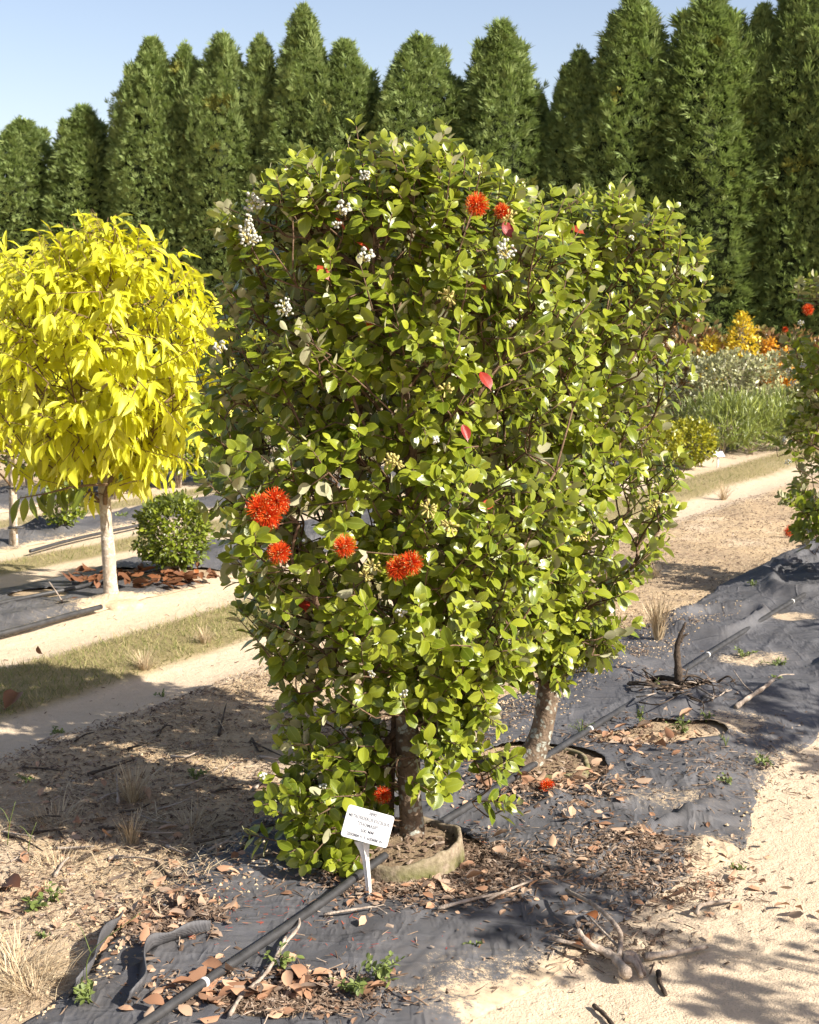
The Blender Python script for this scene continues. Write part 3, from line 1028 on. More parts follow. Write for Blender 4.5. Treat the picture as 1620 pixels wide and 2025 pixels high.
def stem_mesh(rng, n=7, spread=0.022):
    ch = []
    for _ in range(n):
        d = nrm(rng.normal(size=3) + np.array([0, 0, 0.5])) * spread * rng.uniform(0.6, 1.0)
        ch.append((np.array([[0, 0.004, -0.01], d * 0.5, d]), np.array([0.0016, 0.0013, 0.001])))
    return tubes('stems', ch, [MAT['spent']], 4)


def spent_mesh(rng, n=22, spread=0.026):
    ch = []
    for _ in range(n):
        d = rand_dirs(1, rng)[0]; p = d * spread * rng.uniform(0.4, 1.0)
        ch.append((np.array([p * 0.4, p, p + d * 0.005]), np.array([0.001, 0.003, 0.0042]) * rng.uniform(0.7, 1.1)))
    return tubes('spent_florets', ch, [MAT['spent']], 5)


rf = np.random.default_rng(5)
FLOWERS = {h: flower_mesh(rf, h) for h in (1, 2, 3)}
BUDS = [(bud_mesh(rf, 22, 0.024), stem_mesh(rf)), (bud_mesh(rf, 40, 0.036), stem_mesh(rf, 9, 0.03)), (bud_mesh(rf, 10, 0.015), stem_mesh(rf, 4, 0.012))]
SPENT = [spent_mesh(rf), spent_mesh(rf, 14, 0.02)]


def put_part(name, me, parent, loc, rot=(0, 0, 0), sc=1.0, label=None):
    o = part(name, me, parent, label)
    o.location = loc; o.rotation_euler = rot; o.scale = (sc, sc, sc)
    return o


def crown_front(env, base, px, py, out=0.0):
    """nearest point of a crown's surface along the sight line through (px, py)"""
    for Y in np.arange(base[1] - 0.75, base[1] + 0.4, 0.01):
        p = AT(px, py, Y) - base
        r = math.hypot(p[0], p[1])
        if r < 1e-6:
            break
        if env[0][0] <= p[2] <= env[0][-1] and r < envelope_R(np.array([p[2]]), np.array([p[0] / r]), np.array([p[1] / r]), *env)[0]:
            return AT(px, py, Y - out) - base
    return AT(px, py, base[1] - 0.3) - base


def add_flower(parent, env, base, px, py, heads, sc=1.0, out=0.03, label=None):
    p = crown_front(env, base, px, py, out)
    a = put_part('flower', FLOWERS[heads][0], parent, p, (random.uniform(-0.3, 0.3), random.uniform(-0.4, 0.4), random.uniform(-0.4, 0.4)), sc, label)
    part('florets', FLOWERS[heads][1], a)


def add_bud(parent, env, base, px, py, k, sc=1.0, out=0.03):
    p = crown_front(env, base, px, py, out)
    a = put_part('bud_cluster', BUDS[k][0], parent, p, (random.uniform(-0.5, 0.5), random.uniform(-0.5, 0.5), random.uniform(0, 6)), sc)
    part('stem', BUDS[k][1], a)


def add_spent(parent, env, base, px, py, k=0, sc=1.0, out=0.02):
    p = crown_front(env, base, px, py, out)
    put_part('spent_flower', SPENT[k], parent, p, (random.uniform(-1, 1), random.uniform(-1, 1), random.uniform(0, 6)), sc)


# ------------------------------------------------------------------ the flowering shrubs
def trunk_mesh(pts, rad, rng, mat, sides=18, flare=1.35):
    p = smooth_path(pts, 10); k = len(p)
    r = np.interp(np.linspace(0, 1, k), np.linspace(0, 1, len(rad)), rad)
    z = p[:, 2] - p[0, 2]
    r = r * (1 + (flare - 1) * np.exp(-z / 0.05))
    me = tubes('trunk', [(p, r)], [mat], sides)
    co = np.empty(len(me.vertices) * 3, np.float32); me.vertices.foreach_get('co', co); co = co.reshape(-1, 3)
    c = np.repeat(p, sides, 0); dv = co - c
    f = 1 + 0.10 * noise3(co[:, 0] * 18, co[:, 1] * 18, co[:, 2] * 7, 3) + 0.05 * noise3(co[:, 0] * 60, co[:, 1] * 60, co[:, 2] * 40, 4)
    me.vertices.foreach_set('co', (c + dv * f[:, None]).astype(np.float32).ravel()); me.update()
    return me, p, r


def shrub(label, base, env, trunk_pts, trunk_rad, nshoots, seed, limit, size=0.059, name='flowering_shrub', group=None, bump=0.10, carve=-0.42, depth=0.55, power=1.8, reject=None, skirt=None):
    rng = np.random.default_rng(seed)
    root = thing(name, label, 'shrub', tuple(base), group)
    tips, nv = sample_crown(nshoots, env, rng, depth, power, bump, carve, seed, 3.2, reject)
    axes = nrm(nv * 0.75 + np.array([0, 0, 0.55]) + rng.normal(0, 0.38, (nshoots, 3)))
    axes = nrm(axes + nv * np.maximum(0, 0.35 - (axes * nv).sum(1))[:, None])   # no shoot grows back into the crown
    whip = rng.uniform(0, 1, nshoots) < 0.07              # some shoots have outgrown the last clipping
    tips = tips + axes * (whip * rng.uniform(0.02, 0.055, nshoots))[:, None]
    if skirt is not None:
        tips = np.concatenate([tips, skirt[0]]); axes = np.concatenate([axes, nrm(skirt[1])]); nshoots = len(tips)
    lens = rng.uniform(0.09, 0.17, nshoots)
    f = pair_shoots(tips, axes, lens, rng, size)
    bases = tips - axes * lens[:, None]
    inner, _ = sample_crown(70, env, rng, 0.8, 0.6, 0, -2, seed + 9)
    inner[:, :2] *= 0.75
    me, tp, tr = trunk_mesh(trunk_pts, trunk_rad, rng, MAT['bark'])
    part('trunk', me, root)
    tpts = tp[::6]
    pos, par, node = grow(tpts, np.concatenate([bases, inner]))
    rad = radii(pos, par)
    groups = branch_chains(pos, par, rad, len(tpts), rng)
    for i in range(nshoots):
        k = node[i]; rt = k
        while par[rt] >= len(tpts):
            rt = par[rt]
        groups[rt].append((np.array([bases[i], bases[i] + axes[i] * lens[i] * 0.55 + rng.normal(size=3) * 0.003, tips[i]]), np.array([0.0024, 0.0019, 0.0013])))
    # limbs that carry a lot are parts of their own; slight ones are joined
    small = []
    for r, ch in sorted(groups.items(), key=lambda q: -len(q[1])):
        if len(ch) >= 10:
            part('branch', tubes('branch', ch, [MAT['twig']], 6), root)
        else:
            small += ch
    if small:
        part('twigs', tubes('twigs', small, [MAT['twig']], 5), root, None, 'stuff')
    dress(root, f, base, SHRUB_LEAVES, MAT['leaf'], SHRUB_MESH, limit, rng)
    return root


BASE1 = np.array([0.01, 4.10, gz(0.01, 4.10) + 0.02])
ENV1 = ([0.10, 0.20, 0.40, 0.62, 0.95, 1.15, 1.38, 1.66, 1.82, 1.92, 2.00, 2.06],
        [0.34, 0.40, 0.42, 0.48, 0.59, 0.63, 0.62, 0.55, 0.57, 0.50, 0.36, 0.16],
        [0.02, 0.10, 0.24, 0.38, 0.46, 0.48, 0.50, 0.50, 0.46, 0.36, 0.20, 0.05],
        [0.10, 0.14, 0.22, 0.30, 0.36, 0.38, 0.38, 0.37, 0.35, 0.32, 0.26, 0.12],
        [0.10, 0.14, 0.22, 0.30, 0.36, 0.38, 0.38, 0.37, 0.35, 0.30, 0.22, 0.10])
rs = np.random.default_rng(3)
SK = []
for (px, py, Y, n_, sp) in [(590, 1560, 3.95, 7, 0.05), (580, 1630, 3.92, 6, 0.05), (625, 1600, 4.0, 8, 0.06), (640, 1650, 3.95, 6, 0.05), (590, 1690, 3.9, 6, 0.04), (665, 1715, 3.88, 5, 0.03), (560, 1520, 4.0, 7, 0.05),
                            (862, 1530, 3.85, 4, 0.03), (900, 1480, 3.9, 5, 0.05), (960, 1500, 4.0, 6, 0.05), (1010, 1600, 4.10, 2, 0.02), (660, 1560, 4.05, 8, 0.06)]:
    for _ in range(n_):
        SK.append(AT(px, py, Y) - BASE1 + rs.normal(0, sp, 3))
SK = np.array(SK); SK[:, 2] = np.maximum(SK[:, 2], 0.04)
SKA = nrm(SK * np.array([1, 1, 0]) * 2.5 + np.array([-0.1, -0.25, 0.25]) + rs.normal(0, 0.4, (len(SK), 3)))
front_shrub = shrub('tall dense green shrub with red brush flowers right behind the large white label', BASE1, ENV1,
                    [(0, 0, 0), (-0.015, 0, 0.3), (-0.02, 0.01, 0.62), (0.0, 0.02, 0.95), (-0.02, 0.02, 1.3), (-0.03, 0.0, 1.6)],
                    [0.036, 0.034, 0.031, 0.022, 0.014, 0.007], 1300, 21, 300, group='flowering shrubs along the pipe',
                    skirt=(SK, SKA), bump=0.2,
                    reject=lambda P: (P[:, 2] < 0.47) & (P[:, 0] > -0.12) & (P[:, 1] < 0.12) & ((P[:, 0] < 0.10) | (P[:, 2] < 0.30)))

BASE2 = np.array([0.44, 4.86, gz(0.44, 4.86) + 0.02])
ENV2 = ([0.34, 0.44, 0.62, 0.95, 1.28, 1.52, 1.68, 1.82, 1.92, 2.00],
        [0.15, 0.30, 0.42, 0.46, 0.48, 0.48, 0.48, 0.46, 0.36, 0.12],
        [0.18, 0.34, 0.38, 0.46, 0.50, 0.50, 0.51, 0.50, 0.46, 0.28],
        [0.15, 0.22, 0.30, 0.36, 0.38, 0.38, 0.38, 0.36, 0.30, 0.14],
        [0.15, 0.22, 0.30, 0.36, 0.38, 0.38, 0.38, 0.36, 0.30, 0.14])
back_shrub = shrub('green shrub with pale lichened trunk standing behind and right of the labelled shrub', BASE2, ENV2,
                   [(-0.02, 0, 0), (0.03, 0, 0.14), (0.055, 0, 0.34), (0.06, 0.01, 0.6), (0.08, 0.02, 0.95), (0.10, 0.0, 1.35), (0.12, 0, 1.65)],
                   [0.046, 0.040, 0.037, 0.030, 0.020, 0.012, 0.006], 960, 33, 300, group='flowering shrubs along the pipe', bump=0.2)

for (px, py, h, s) in [(530, 1000, 3, 1.05), (551, 1093, 1, 0.9), (682, 1080, 1, 0.85), (800, 1120, 2, 0.9), (943, 405, 1, 0.85), (993, 418, 1, 0.6), (757, 1572, 1, 0.7)]:
    add_flower(front_shrub, ENV1, BASE1, px, py, h, s)
add_flower(back_shrub, ENV2, BASE2, 1082, 1556, 1, 0.75)
for (px, py, k, s) in [(505, 405, 1, 1.0), (490, 440, 0, 0.9), (492, 472, 1, 1.1), (722, 350, 0, 0.8), (676, 415, 0, 1.0), (722, 508, 0, 1.0), (563, 612, 1, 0.85), (437, 690, 0, 0.9),
                       (665, 445, 2, 0.9), (860, 870, 2, 1.0), (793, 1212, 2, 1.0), (735, 1335, 0, 0.7), (520, 1535, 2, 0.9), (640, 1555, 2, 0.8), (800, 1372, 2, 0.9)]:
    add_bud(front_shrub, ENV1, BASE1, px, py, k, s)
for (px, py, k, s) in [(998, 500, 1, 1.0), (1155, 600, 2, 1.0), (1010, 640, 2, 1.0), (1250, 470, 2, 0.8)]:
    add_bud(back_shrub if px > 1020 else front_shrub, ENV2 if px > 1020 else ENV1, BASE2 if px > 1020 else BASE1, px, py, k, s)
for (px, py, k) in [(785, 915, 0), (735, 1120, 0), (722, 1138, 1), (848, 1005, 0), (890, 1040, 0), (888, 585, 0), (1005, 430, 0), (770, 912, 1), (880, 770, 1)]:
    add_spent(front_shrub, ENV1, BASE1, px, py, k)
for (px, py, k) in [(1052, 550, 0), (1150, 1060, 0), (1290, 1000, 0), (1165, 660, 1)]:
    add_spent(back_shrub, ENV2, BASE2, px, py, k)
RED_MESH = leaf_meshes('red_leaf', SHRUB_LEAVES[:3], MAT['red_leaf'], (0.1, 0.8))
for q, (px, py, s, who) in enumerate([(970, 770, 0.06, 1), (650, 553, 0.05, 1), (682, 455, 0.045, 1), (1155, 462, 0.05, 2), (605, 1208, 0.055, 1), (728, 655, 0.05, 1), (960, 575, 0.05, 1), (958, 1008, 0.045, 1),
                                      (925, 872, 0.05, 1), (735, 500, 0.05, 1), (1012, 470, 0.05, 1)]):
    par_, env_, b_ = (front_shrub, ENV1, BASE1) if who == 1 else (back_shrub, ENV2, BASE2)
    p = crown_front(env_, b_, px, py, -0.07)
    o = put_part('leaf', RED_MESH[q % 3][q % 2], par_, p, (random.uniform(0.6, 1.6), random.uniform(-0.6, 0.6), random.uniform(0, 6)), s, 'red ageing leaf')

# the shrub at the right edge, farther along the same row
BASE3 = np.array([2.58, 8.35, gz(2.58, 8.35)])
ENV3 = ([0.25, 0.45, 0.8, 1.1, 1.4, 1.6, 1.75, 1.85], [0.30, 0.38, 0.42, 0.32, 0.40, 0.42, 0.34, 0.12], [0.3, 0.4, 0.45, 0.45, 0.45, 0.4, 0.3, 0.1],
        [0.3, 0.38, 0.42, 0.40, 0.42, 0.4, 0.3, 0.1], [0.3, 0.38, 0.42, 0.42, 0.42, 0.4, 0.3, 0.1])
right_shrub = shrub('grey-green flowering shrub cut off by the right edge, farther along the pipe', BASE3, ENV3,
                    [(0, 0, 0), (0.02, 0, 0.4), (0.0, 0, 0.9), (0.02, 0, 1.4)], [0.03, 0.025, 0.016, 0.006], 420, 44, 150, 0.066, group='flowering shrubs along the pipe', carve=-0.25)
for (px, py) in [(1598, 612), (1553, 652)]:
    add_flower(right_shrub, ENV3, BASE3, px, py, 1, 0.9 if px > 1580 else 0.5)
for (px, py) in [(1585, 640), (1588, 725), (1562, 735), (1570, 760), (1560, 915), (1597, 1050), (1552, 870)]:
    add_bud(right_shrub, ENV3, BASE3, px, py, 0, 0.9)

# shrubs of the row on the photographer's right: outside the picture, their shade falls across the path and mat
x, y = row_xy(3.46, -1.15)
ENV4 = ([0.3, 0.6, 1.0, 1.4, 1.8, 2.0, 2.12],) + ([0.16, 0.28, 0.33, 0.36, 0.34, 0.26, 0.10],) * 4
loose_shrub = shrub('open leafy shrub of the right-hand row, nearest the camera, outside the frame', np.array([x, y, 0.0]), ENV4,
                    [(0, 0, 0), (0.02, 0, 0.4), (0.0, 0, 0.9), (0.02, 0, 1.6)], [0.03, 0.025, 0.016, 0.006], 150, 47, 0, 0.066, group='shrubs of the right-hand row', carve=-0.2)
for (t, n, ang, sc_, lab) in [(5.55, -1.05, 2.1, 1.25, 'open leafy shrub of the right-hand row, second from the camera, outside the frame'),
                              (7.4, -1.1, 4.0, 1.25, 'open leafy shrub of the right-hand row, third from the camera, outside the frame')]:
    x, y = row_xy(t, n)
    o = thing('flowering_shrub', lab, 'shrub', (x, y, 0), 'shrubs of the right-hand row')
    o.rotation_euler = (0, 0, ang); o.scale = (sc_, sc_, 1.0)
    for ch in loose_shrub.children:
        c = ch.copy(); COL.objects.link(c); c.parent = o


# ------------------------------------------------------------------ pots set in the ground
def pot(center, r, h, label, a0=0.0, a1=2 * math.pi, seed=0, tilt=0.0):
    base = np.array([center[0], center[1], gz(*center)])
    root = thing('planting_pot', label, 'pot', tuple(base), 'old pots sunk around the shrub trunks')
    k = 64
    ang = np.linspace(a0, a1, k)
    c, s = np.cos(ang), np.sin(ang)
    rr = r * (1 + 0.05 * noise3(c * 2, s * 2, 0, seed) + 0.015 * noise3(c * 9, s * 9, 0, seed + 1))
    hh = h * (1 + 0.30 * noise3(c * 1.5, s * 1.5, 3, seed + 2) + 0.08 * noise3(c * 8, s * 8, 3, seed + 3)) + tilt * c
    prof = [(1.06, -0.05, 0), (1.05, 0.3, 0), (1.02, 0.8, 0), (1.01, 1.0, 0), (0.97, 1.03, 0), (0.93, 0.97, 0), (0.92, 0.3, 0)]
    rows = [np.stack([rr * a * c, rr * a * s, hh * b - (0.02 if b < 0 else 0)], 1) for a, b, _ in prof]
    V = np.concatenate(rows); j = np.arange(k - 1)
    q = np.concatenate([np.stack([i * k + j, i * k + j + 1, (i + 1) * k + j + 1, (i + 1) * k + j], -1) for i in range(len(prof) - 1)])
    m = NT('mossy_pot')
    geo = m.n('ShaderNodeTexCoord')
    n1 = m.noise(14, 4); n2 = m.noise(70, 4)
    col = m.ramp(n2, [(0.3, (0.16, 0.12, 0.085)), (0.7, (0.30, 0.24, 0.17))])
    sepz = m.n('ShaderNodeSeparateXYZ'); m.link(m.coord(), sepz.inputs[0])
    moss = m.math('MULTIPLY', m.range(n1, 0.42, 0.60), m.range(sepz.outputs[2], 0.01, 0.05, 1.0, 0.35))
    col = m.mix(m.math('MULTIPLY', moss, 0.85), col, (0.10, 0.11, 0.025))
    m.base(col, 0.95, 0.1); m.bump(n2, 0.7, 0.006)
    part('rim', mesh_arrays('rim', V, q.ravel(), np.full(len(q), 4), None, True, [m.m]), root)
    # soil heaped inside
    R = np.linspace(0, 1, 14); A = np.linspace(0, 2 * math.pi, 48, endpoint=False)
    rg, ag = np.meshgrid(R, A, indexing='ij')
    x = rg * r * 0.95 * np.cos(ag); y = rg * r * 0.95 * np.sin(ag)
    z = h * 0.72 + 0.02 * (1 - rg) + 0.012 * fbm(x * 16, y * 16, seed + 5, 3)
    V = np.stack([x, y, z], -1).reshape(-1, 3)
    i = np.arange(13)[:, None] * 48; j = np.arange(48)[None]; j2 = (j + 1) % 48
    q = np.stack([i + j, i + 48 + j, i + 48 + j2, i + j2], -1).reshape(-1)
    gc = np.tile(np.array([0.20, 0.145, 0.09, 1.0]), (len(V), 1))
    m_ = 260
    rr_ = r * 0.92 * np.sqrt(RNG.uniform(0, 1, m_)); aa_ = RNG.uniform(0, 6.283, m_)
    Pc = np.stack([rr_ * np.cos(aa_), rr_ * np.sin(aa_), h * 0.72 + 0.02 * (1 - rr_ / r) + RNG.uniform(0, 0.008, m_)], 1)
    a2 = RNG.uniform(0, 6.283, m_); Y2 = np.stack([np.cos(a2), np.sin(a2), RNG.normal(0, .25, m_)], 1)
    chip = Template([(-0.5, -0.2, 0), (0.5, -0.16, 0.05), (0.45, 0.2, 0.12), (-0.4, 0.22, 0.03), (0.05, 0.0, 0.16)], [(0, 1, 4), (1, 2, 4), (2, 3, 4), (3, 0, 4)])
    part('litter', scatter('litter', [chip], np.zeros(m_, int), frames(Y2, np.array([0, 0, 1.0]) + RNG.normal(0, .3, (m_, 3))), Pc, RNG.uniform(0.008, 0.03, m_), RNG.uniform(0, 1, m_), None, False, [MAT['litter']]), root, None, 'stuff')
    part('soil', mesh_arrays('soil', V, q, np.full(13 * 48, 4), {'gc': gc}, True, [MAT['ground']]), root)
    return root


pot(POT1, 0.19, 0.058, 'mossy brown pot rim sunk around the trunk behind the white label', seed=3, tilt=0.014)
pot(POT2, 0.18, 0.026, 'half buried pot rim around the pale trunk of the rear shrub', seed=8)


# ------------------------------------------------------------------ the yellow trees
def yellow_tree(label, base, env, trunk_pts, trunk_rad, nshoots, seed, limit, size):
    rng = np.random.default_rng(seed)
    root = thing('yellow_tree', label, 'tree', tuple(base), 'small trees with yellow leaves')
    tips, nv = sample_crown(nshoots, env, rng, 0.6, 1.3, 0.12, -0.5, seed)
    axes = nrm(nv * 0.8 + np.array([0, 0, 0.15]) + rng.normal(0, 0.35, (nshoots, 3)))
    lens = rng.uniform(0.22, 0.40, nshoots)
    f = Foliage()
    up = np.array([0, 0, 1.0])
    u = nrm(np.cross(axes, up + 0.01)); w = np.cross(u, axes)
    for k in range(8):
        fr = 0.1 + 0.9 * (k + rng.uniform(0, 0.6, nshoots)) / 8
        sg = 1 if k % 2 else -1
        young = k / 7
        Y = axes * (0.55 + 0.4 * young) + u * sg * rng.uniform(0.35, 0.9, nshoots)[:, None] * (1 - 0.5 * young) - up * rng.uniform(0.25, 1.35, nshoots)[:, None] + rng.normal(0, 0.22, (nshoots, 3))
        Z = up * 0.8 + axes * 0.9 + rng.normal(0, 0.3, (nshoots, 3))
        P = tips - axes * (lens * (1 - fr))[:, None]
        S = size * rng.uniform(0.65, 1.2, nshoots) * (1 - 0.25 * young)
        f.add(Y, Z, P, S, rng.integers(0, 4, nshoots), np.clip(young * 0.7 + rng.normal(0.15, 0.25, nshoots), 0, 1))
    f.done()
    me, tp, tr = trunk_mesh(trunk_pts, trunk_rad, rng, MAT['pale_bark'], 14, 1.25)
    part('trunk', me, root)
    bases = tips - axes * lens[:, None]
    tpts = tp[::5]
    nlow = int(len(tpts) * 0.45)
    pos, par, node = grow(tpts, bases, 0.4, 0.3)
    rad = radii(pos, par, 0.003, 2.3)
    groups = branch_chains(pos, par, rad, len(tpts), rng)
    for i in range(nshoots):
        k = node[i]; rt = k
        while par[rt] >= len(tpts):
            rt = par[rt]
        groups[rt].append((np.array([bases[i], (bases[i] + tips[i]) / 2, tips[i]]), np.array([0.003, 0.0024, 0.0015])))
    small = []
    for r, ch in sorted(groups.items(), key=lambda q: -len(q[1])):
        if len(ch) >= 8:
            part('branch', tubes('branch', ch, [MAT['brown_twig']], 5), root)
        else:
            small += ch
    if small:
        part('twigs', tubes('twigs', small, [MAT['brown_twig']], 5), root, None, 'stuff')
    dress(root, f, base, YELLOW_LEAVES, MAT['yellow_leaf'], YELLOW_MESH, limit, rng)
    return root


BY1 = np.array([-1.70, 7.97, gz(-1.70, 7.97)])
EY1 = ([0.66, 0.80, 1.05, 1.4, 1.7, 1.95, 2.1, 2.2], [0.34, 0.58, 0.74, 0.80, 0.72, 0.52, 0.28, 0.08], [0.34, 0.58, 0.74, 0.82, 0.76, 0.56, 0.30, 0.08],
       [0.3, 0.5, 0.66, 0.7, 0.66, 0.5, 0.28, 0.08], [0.3, 0.5, 0.66, 0.7, 0.66, 0.5, 0.28, 0.08])
near_yellow = yellow_tree('small tree with bright yellow drooping leaves and pale bare trunk, left of the big shrub', BY1, EY1,
            [(0.0, 0, 0), (-0.012, 0, 0.35), (-0.025, 0, 0.72), (-0.01, 0, 1.1), (0.03, 0, 1.5), (0.09, 0, 2.0)], [0.042, 0.035, 0.030, 0.022, 0.014, 0.006], 430, 61, 300, 0.150)
GREEN_MESH = leaf_meshes('leaf', YELLOW_LEAVES, MAT['small_leaf'], (0.5, 0.8))
rg = np.random.default_rng(8)
low = np.array([AT(px_, py_, 7.75) - BY1 for px_, py_ in ((214, 958), (150, 962), (95, 975), (40, 985))])
part('branch', tubes('branch', [(smooth_path(low, 5), np.linspace(0.008, 0.003, 16))], [MAT['brown_twig']], 6), near_yellow, 'low shaded branch with green leaves')
lp = smooth_path(low, 5)
for i in range(13):
    c_ = lp[3 + i]
    Yv = np.array([rg.normal(-0.15, 0.35), rg.normal(0, 0.3), -1.0]); Rm_ = frames(Yv[None], np.array([[rg.normal(0, .3), -1.0, 0.3]]))[0]
    s_ = rg.uniform(0.13, 0.19)
    o = part('leaf', GREEN_MESH[i % 4][i % 2], near_yellow, 'green shaded leaf')
    o.matrix_basis = Matrix([[*(Rm_[r] * s_), c_[r]] for r in range(3)] + [[0, 0, 0, 1]])
BY2 = np.array([-2.80, 9.93, gz(-2.80, 9.93)])
EY2 = ([0.70, 0.85, 1.05, 1.45, 1.8, 2.02, 2.16], [0.3, 0.6, 0.75, 0.8, 0.72, 0.5, 0.12], [0.3, 0.6, 0.75, 0.8, 0.72, 0.5, 0.12], [0.3, 0.5, 0.66, 0.7, 0.66, 0.5, 0.1], [0.3, 0.5, 0.66, 0.7, 0.66, 0.5, 0.1])
yellow_tree('yellow leaved tree tied to a pale stake at the left edge, behind the nearer one', BY2, EY2,
            [(0, 0, 0), (0.01, 0, 0.4), (0, 0, 0.9), (0.02, 0, 1.4), (0.02, 0, 1.8)], [0.03, 0.027, 0.02, 0.013, 0.006], 330, 62, 120, 0.150)
st = gp(28, 1086)
stake = solo('tree_stake', tubes('tree_stake', [(np.array([[0, 0, -0.05], [0.004, 0, 0.5], [0.0, 0, 1.0]]), np.array([0.018, 0.018, 0.018]))], [MAT['pale_bark']], 6),
             'pale wooden stake tied to the thin trunk at the left edge', 'stake', tuple(st))
for z in (0.14, 0.42):
    put_part('tie', tubes('tie', [(np.array([[-0.03, 0, 0], [0.075, 0, 0.004]]), np.array([0.03, 0.03]))], [MAT['pipe']], 8), stake, (0.0, 0, z), (0, 0, 0), 1.0).scale = (1, 1, 0.3)

# planting slab at the foot of the yellow tree
slab_c = gp(745, 975) if False else gp(236, 1203)
a = np.linspace(0, 2 * math.pi, 40, endpoint=False)
rows = []
for rr, zz in ((0.13, -0.02), (0.135, 0.012), (0.12, 0.024), (0.05, 0.03)):
    w = 1 + 0.18 * noise3(np.cos(a) * 2, np.sin(a) * 2, 0, 77)
    rows.append(np.stack([np.cos(a) * rr * w, np.sin(a) * rr * w * 0.8, np.full(40, zz)], 1))
V = np.concatenate(rows + [np.array([[0, 0, 0.032]])]); j = np.arange(40); j2 = (j + 1) % 40
q = [tuple(x) for i in range(3) for x in np.stack([i * 40 + j, i * 40 + j2, (i + 1) * 40 + j2, (i + 1) * 40 + j], -1)] + [(120 + i, 120 + (i + 1) % 40, 160) for i in range(40)]
t_ = Template(V, q)
solo('planting_pot', mesh_arrays('planting_pot', t_.V, t_.loops, t_.tot, None, True, [MAT['hessian']]), 'low sandy pot rim around the yellow tree trunk', 'pot', tuple(slab_c))


# ------------------------------------------------------------------ background bushes
def bush(name, label, cat, base, env, n, size, temps, mat, seed, up=0.3, depth=0.5, stems=7, stem_h=0.12, stem_r=0.006, stem_mat='pale_bark', cluster=5, bump=0.15, carve=-0.5,
         group=None, outward=0.8, agetop=True, trunk=False):
    """a dense small-leaved bush: leaves too small to pick apart, stems that fan out of the ground"""
    rng = np.random.default_rng(seed)
    base = np.array(base, float)
    root = thing(name, label, cat, tuple(base), group)
    P, nv = sample_crown(n, env, rng, depth, 1.5, bump, carve, seed, 6.0)
    Ps, Ys, Zs = [], [], []
    for k in range(cluster):
        Y = nv * outward + np.array([0, 0, up]) + rng.normal(0, 0.55, (n, 3))
        Z = nv * 0.5 + np.array([0, 0, 0.7]) + rng.normal(0, 0.4, (n, 3))
        Ps.append(P + rng.normal(0, size * 0.45, (n, 3))); Ys.append(Y); Zs.append(Z)
    Ps = np.concatenate(Ps); Ys = np.concatenate(Ys); Zs = np.concatenate(Zs); N = len(Ps)
    zr = (Ps[:, 2] - env[0][0]) / (env[0][-1] - env[0][0])
    outr = np.clip(np.hypot(Ps[:, 0], Ps[:, 1]) / max(env[2]), 0, 1)
    age = np.clip(rng.normal(0.35, 0.25, N) + (0.35 * (zr - 0.4) + 0.3 * (outr - 0.6) if agetop else 0), 0, 1)
    me = scatter('foliage', temps, rng.integers(0, len(temps), N), frames(Ys, Zs), Ps, size * rng.uniform(0.7, 1.25, N), rng.uniform(0, 1, N), age, True, [MAT[mat]])
    part('foliage', me, root, None, 'stuff')
    zc = env[0][0] + (env[0][-1] - env[0][0]) * 0.55
    if trunk:
        me, _, _ = trunk_mesh([(0, 0, -0.02), (0.01, 0, zc * 0.5), (0, 0.01, zc), (0, 0, env[0][-1] * 0.9)], [stem_r, stem_r * 0.8, stem_r * 0.5, stem_r * 0.2], rng, MAT[stem_mat], 8)
        part('trunk', me, root)
        st_ = []
        for k in range(14):
            z0 = rng.uniform(env[0][0], zc); a_ = rng.uniform(0, 6.3); rr = np.interp(z0 + 0.15, env[0], env[2]) * 0.8
            st_.append((np.array([[0, 0, z0], [math.cos(a_) * rr * .5, math.sin(a_) * rr * .5, z0 + 0.1], [math.cos(a_) * rr, math.sin(a_) * rr, z0 + 0.2]]), np.array([.3, .2, .1]) * stem_r))
        part('twigs', tubes('twigs', st_, [MAT[stem_mat]], 4), root, None, 'stuff')
    else:
        for k in range(stems):
            a_ = k / stems * 6.283 + rng.uniform(-0.3, 0.3); rr = max(env[2]) * rng.uniform(0.25, 0.75)
            e = np.array([math.cos(a_) * rr, math.sin(a_) * rr, zc])
            ch = [(np.array([[math.cos(a_) * .015, math.sin(a_) * .015, -0.02], e * np.array([.3, .3, .4]), e * np.array([.7, .7, .75]), e]), np.array([1, .8, .6, .3]) * stem_r)]
            for _ in range(5):
                u_ = rng.uniform(0.4, 0.9); p0 = e * np.array([u_ * .9, u_ * .9, u_]); d_ = rng.normal(size=3) * max(env[2]) * 0.35 + np.array([0, 0, 0.06])
                ch.append((np.array([p0, p0 + d_ * .5, p0 + d_]), np.array([.4, .3, .15]) * stem_r))
            part('stem', tubes('stem', ch, [MAT[stem_mat]], 5), root)
    return root


def ball(z0, z1, r, sq=1.0):
    zs = np.linspace(z0, z1, 8); u = np.linspace(-1, 1, 8)
    R = r * np.sqrt(np.maximum(0.03, 1 - np.abs(u) ** (2.4 * sq)))
    return (list(zs),) + (list(R),) * 4


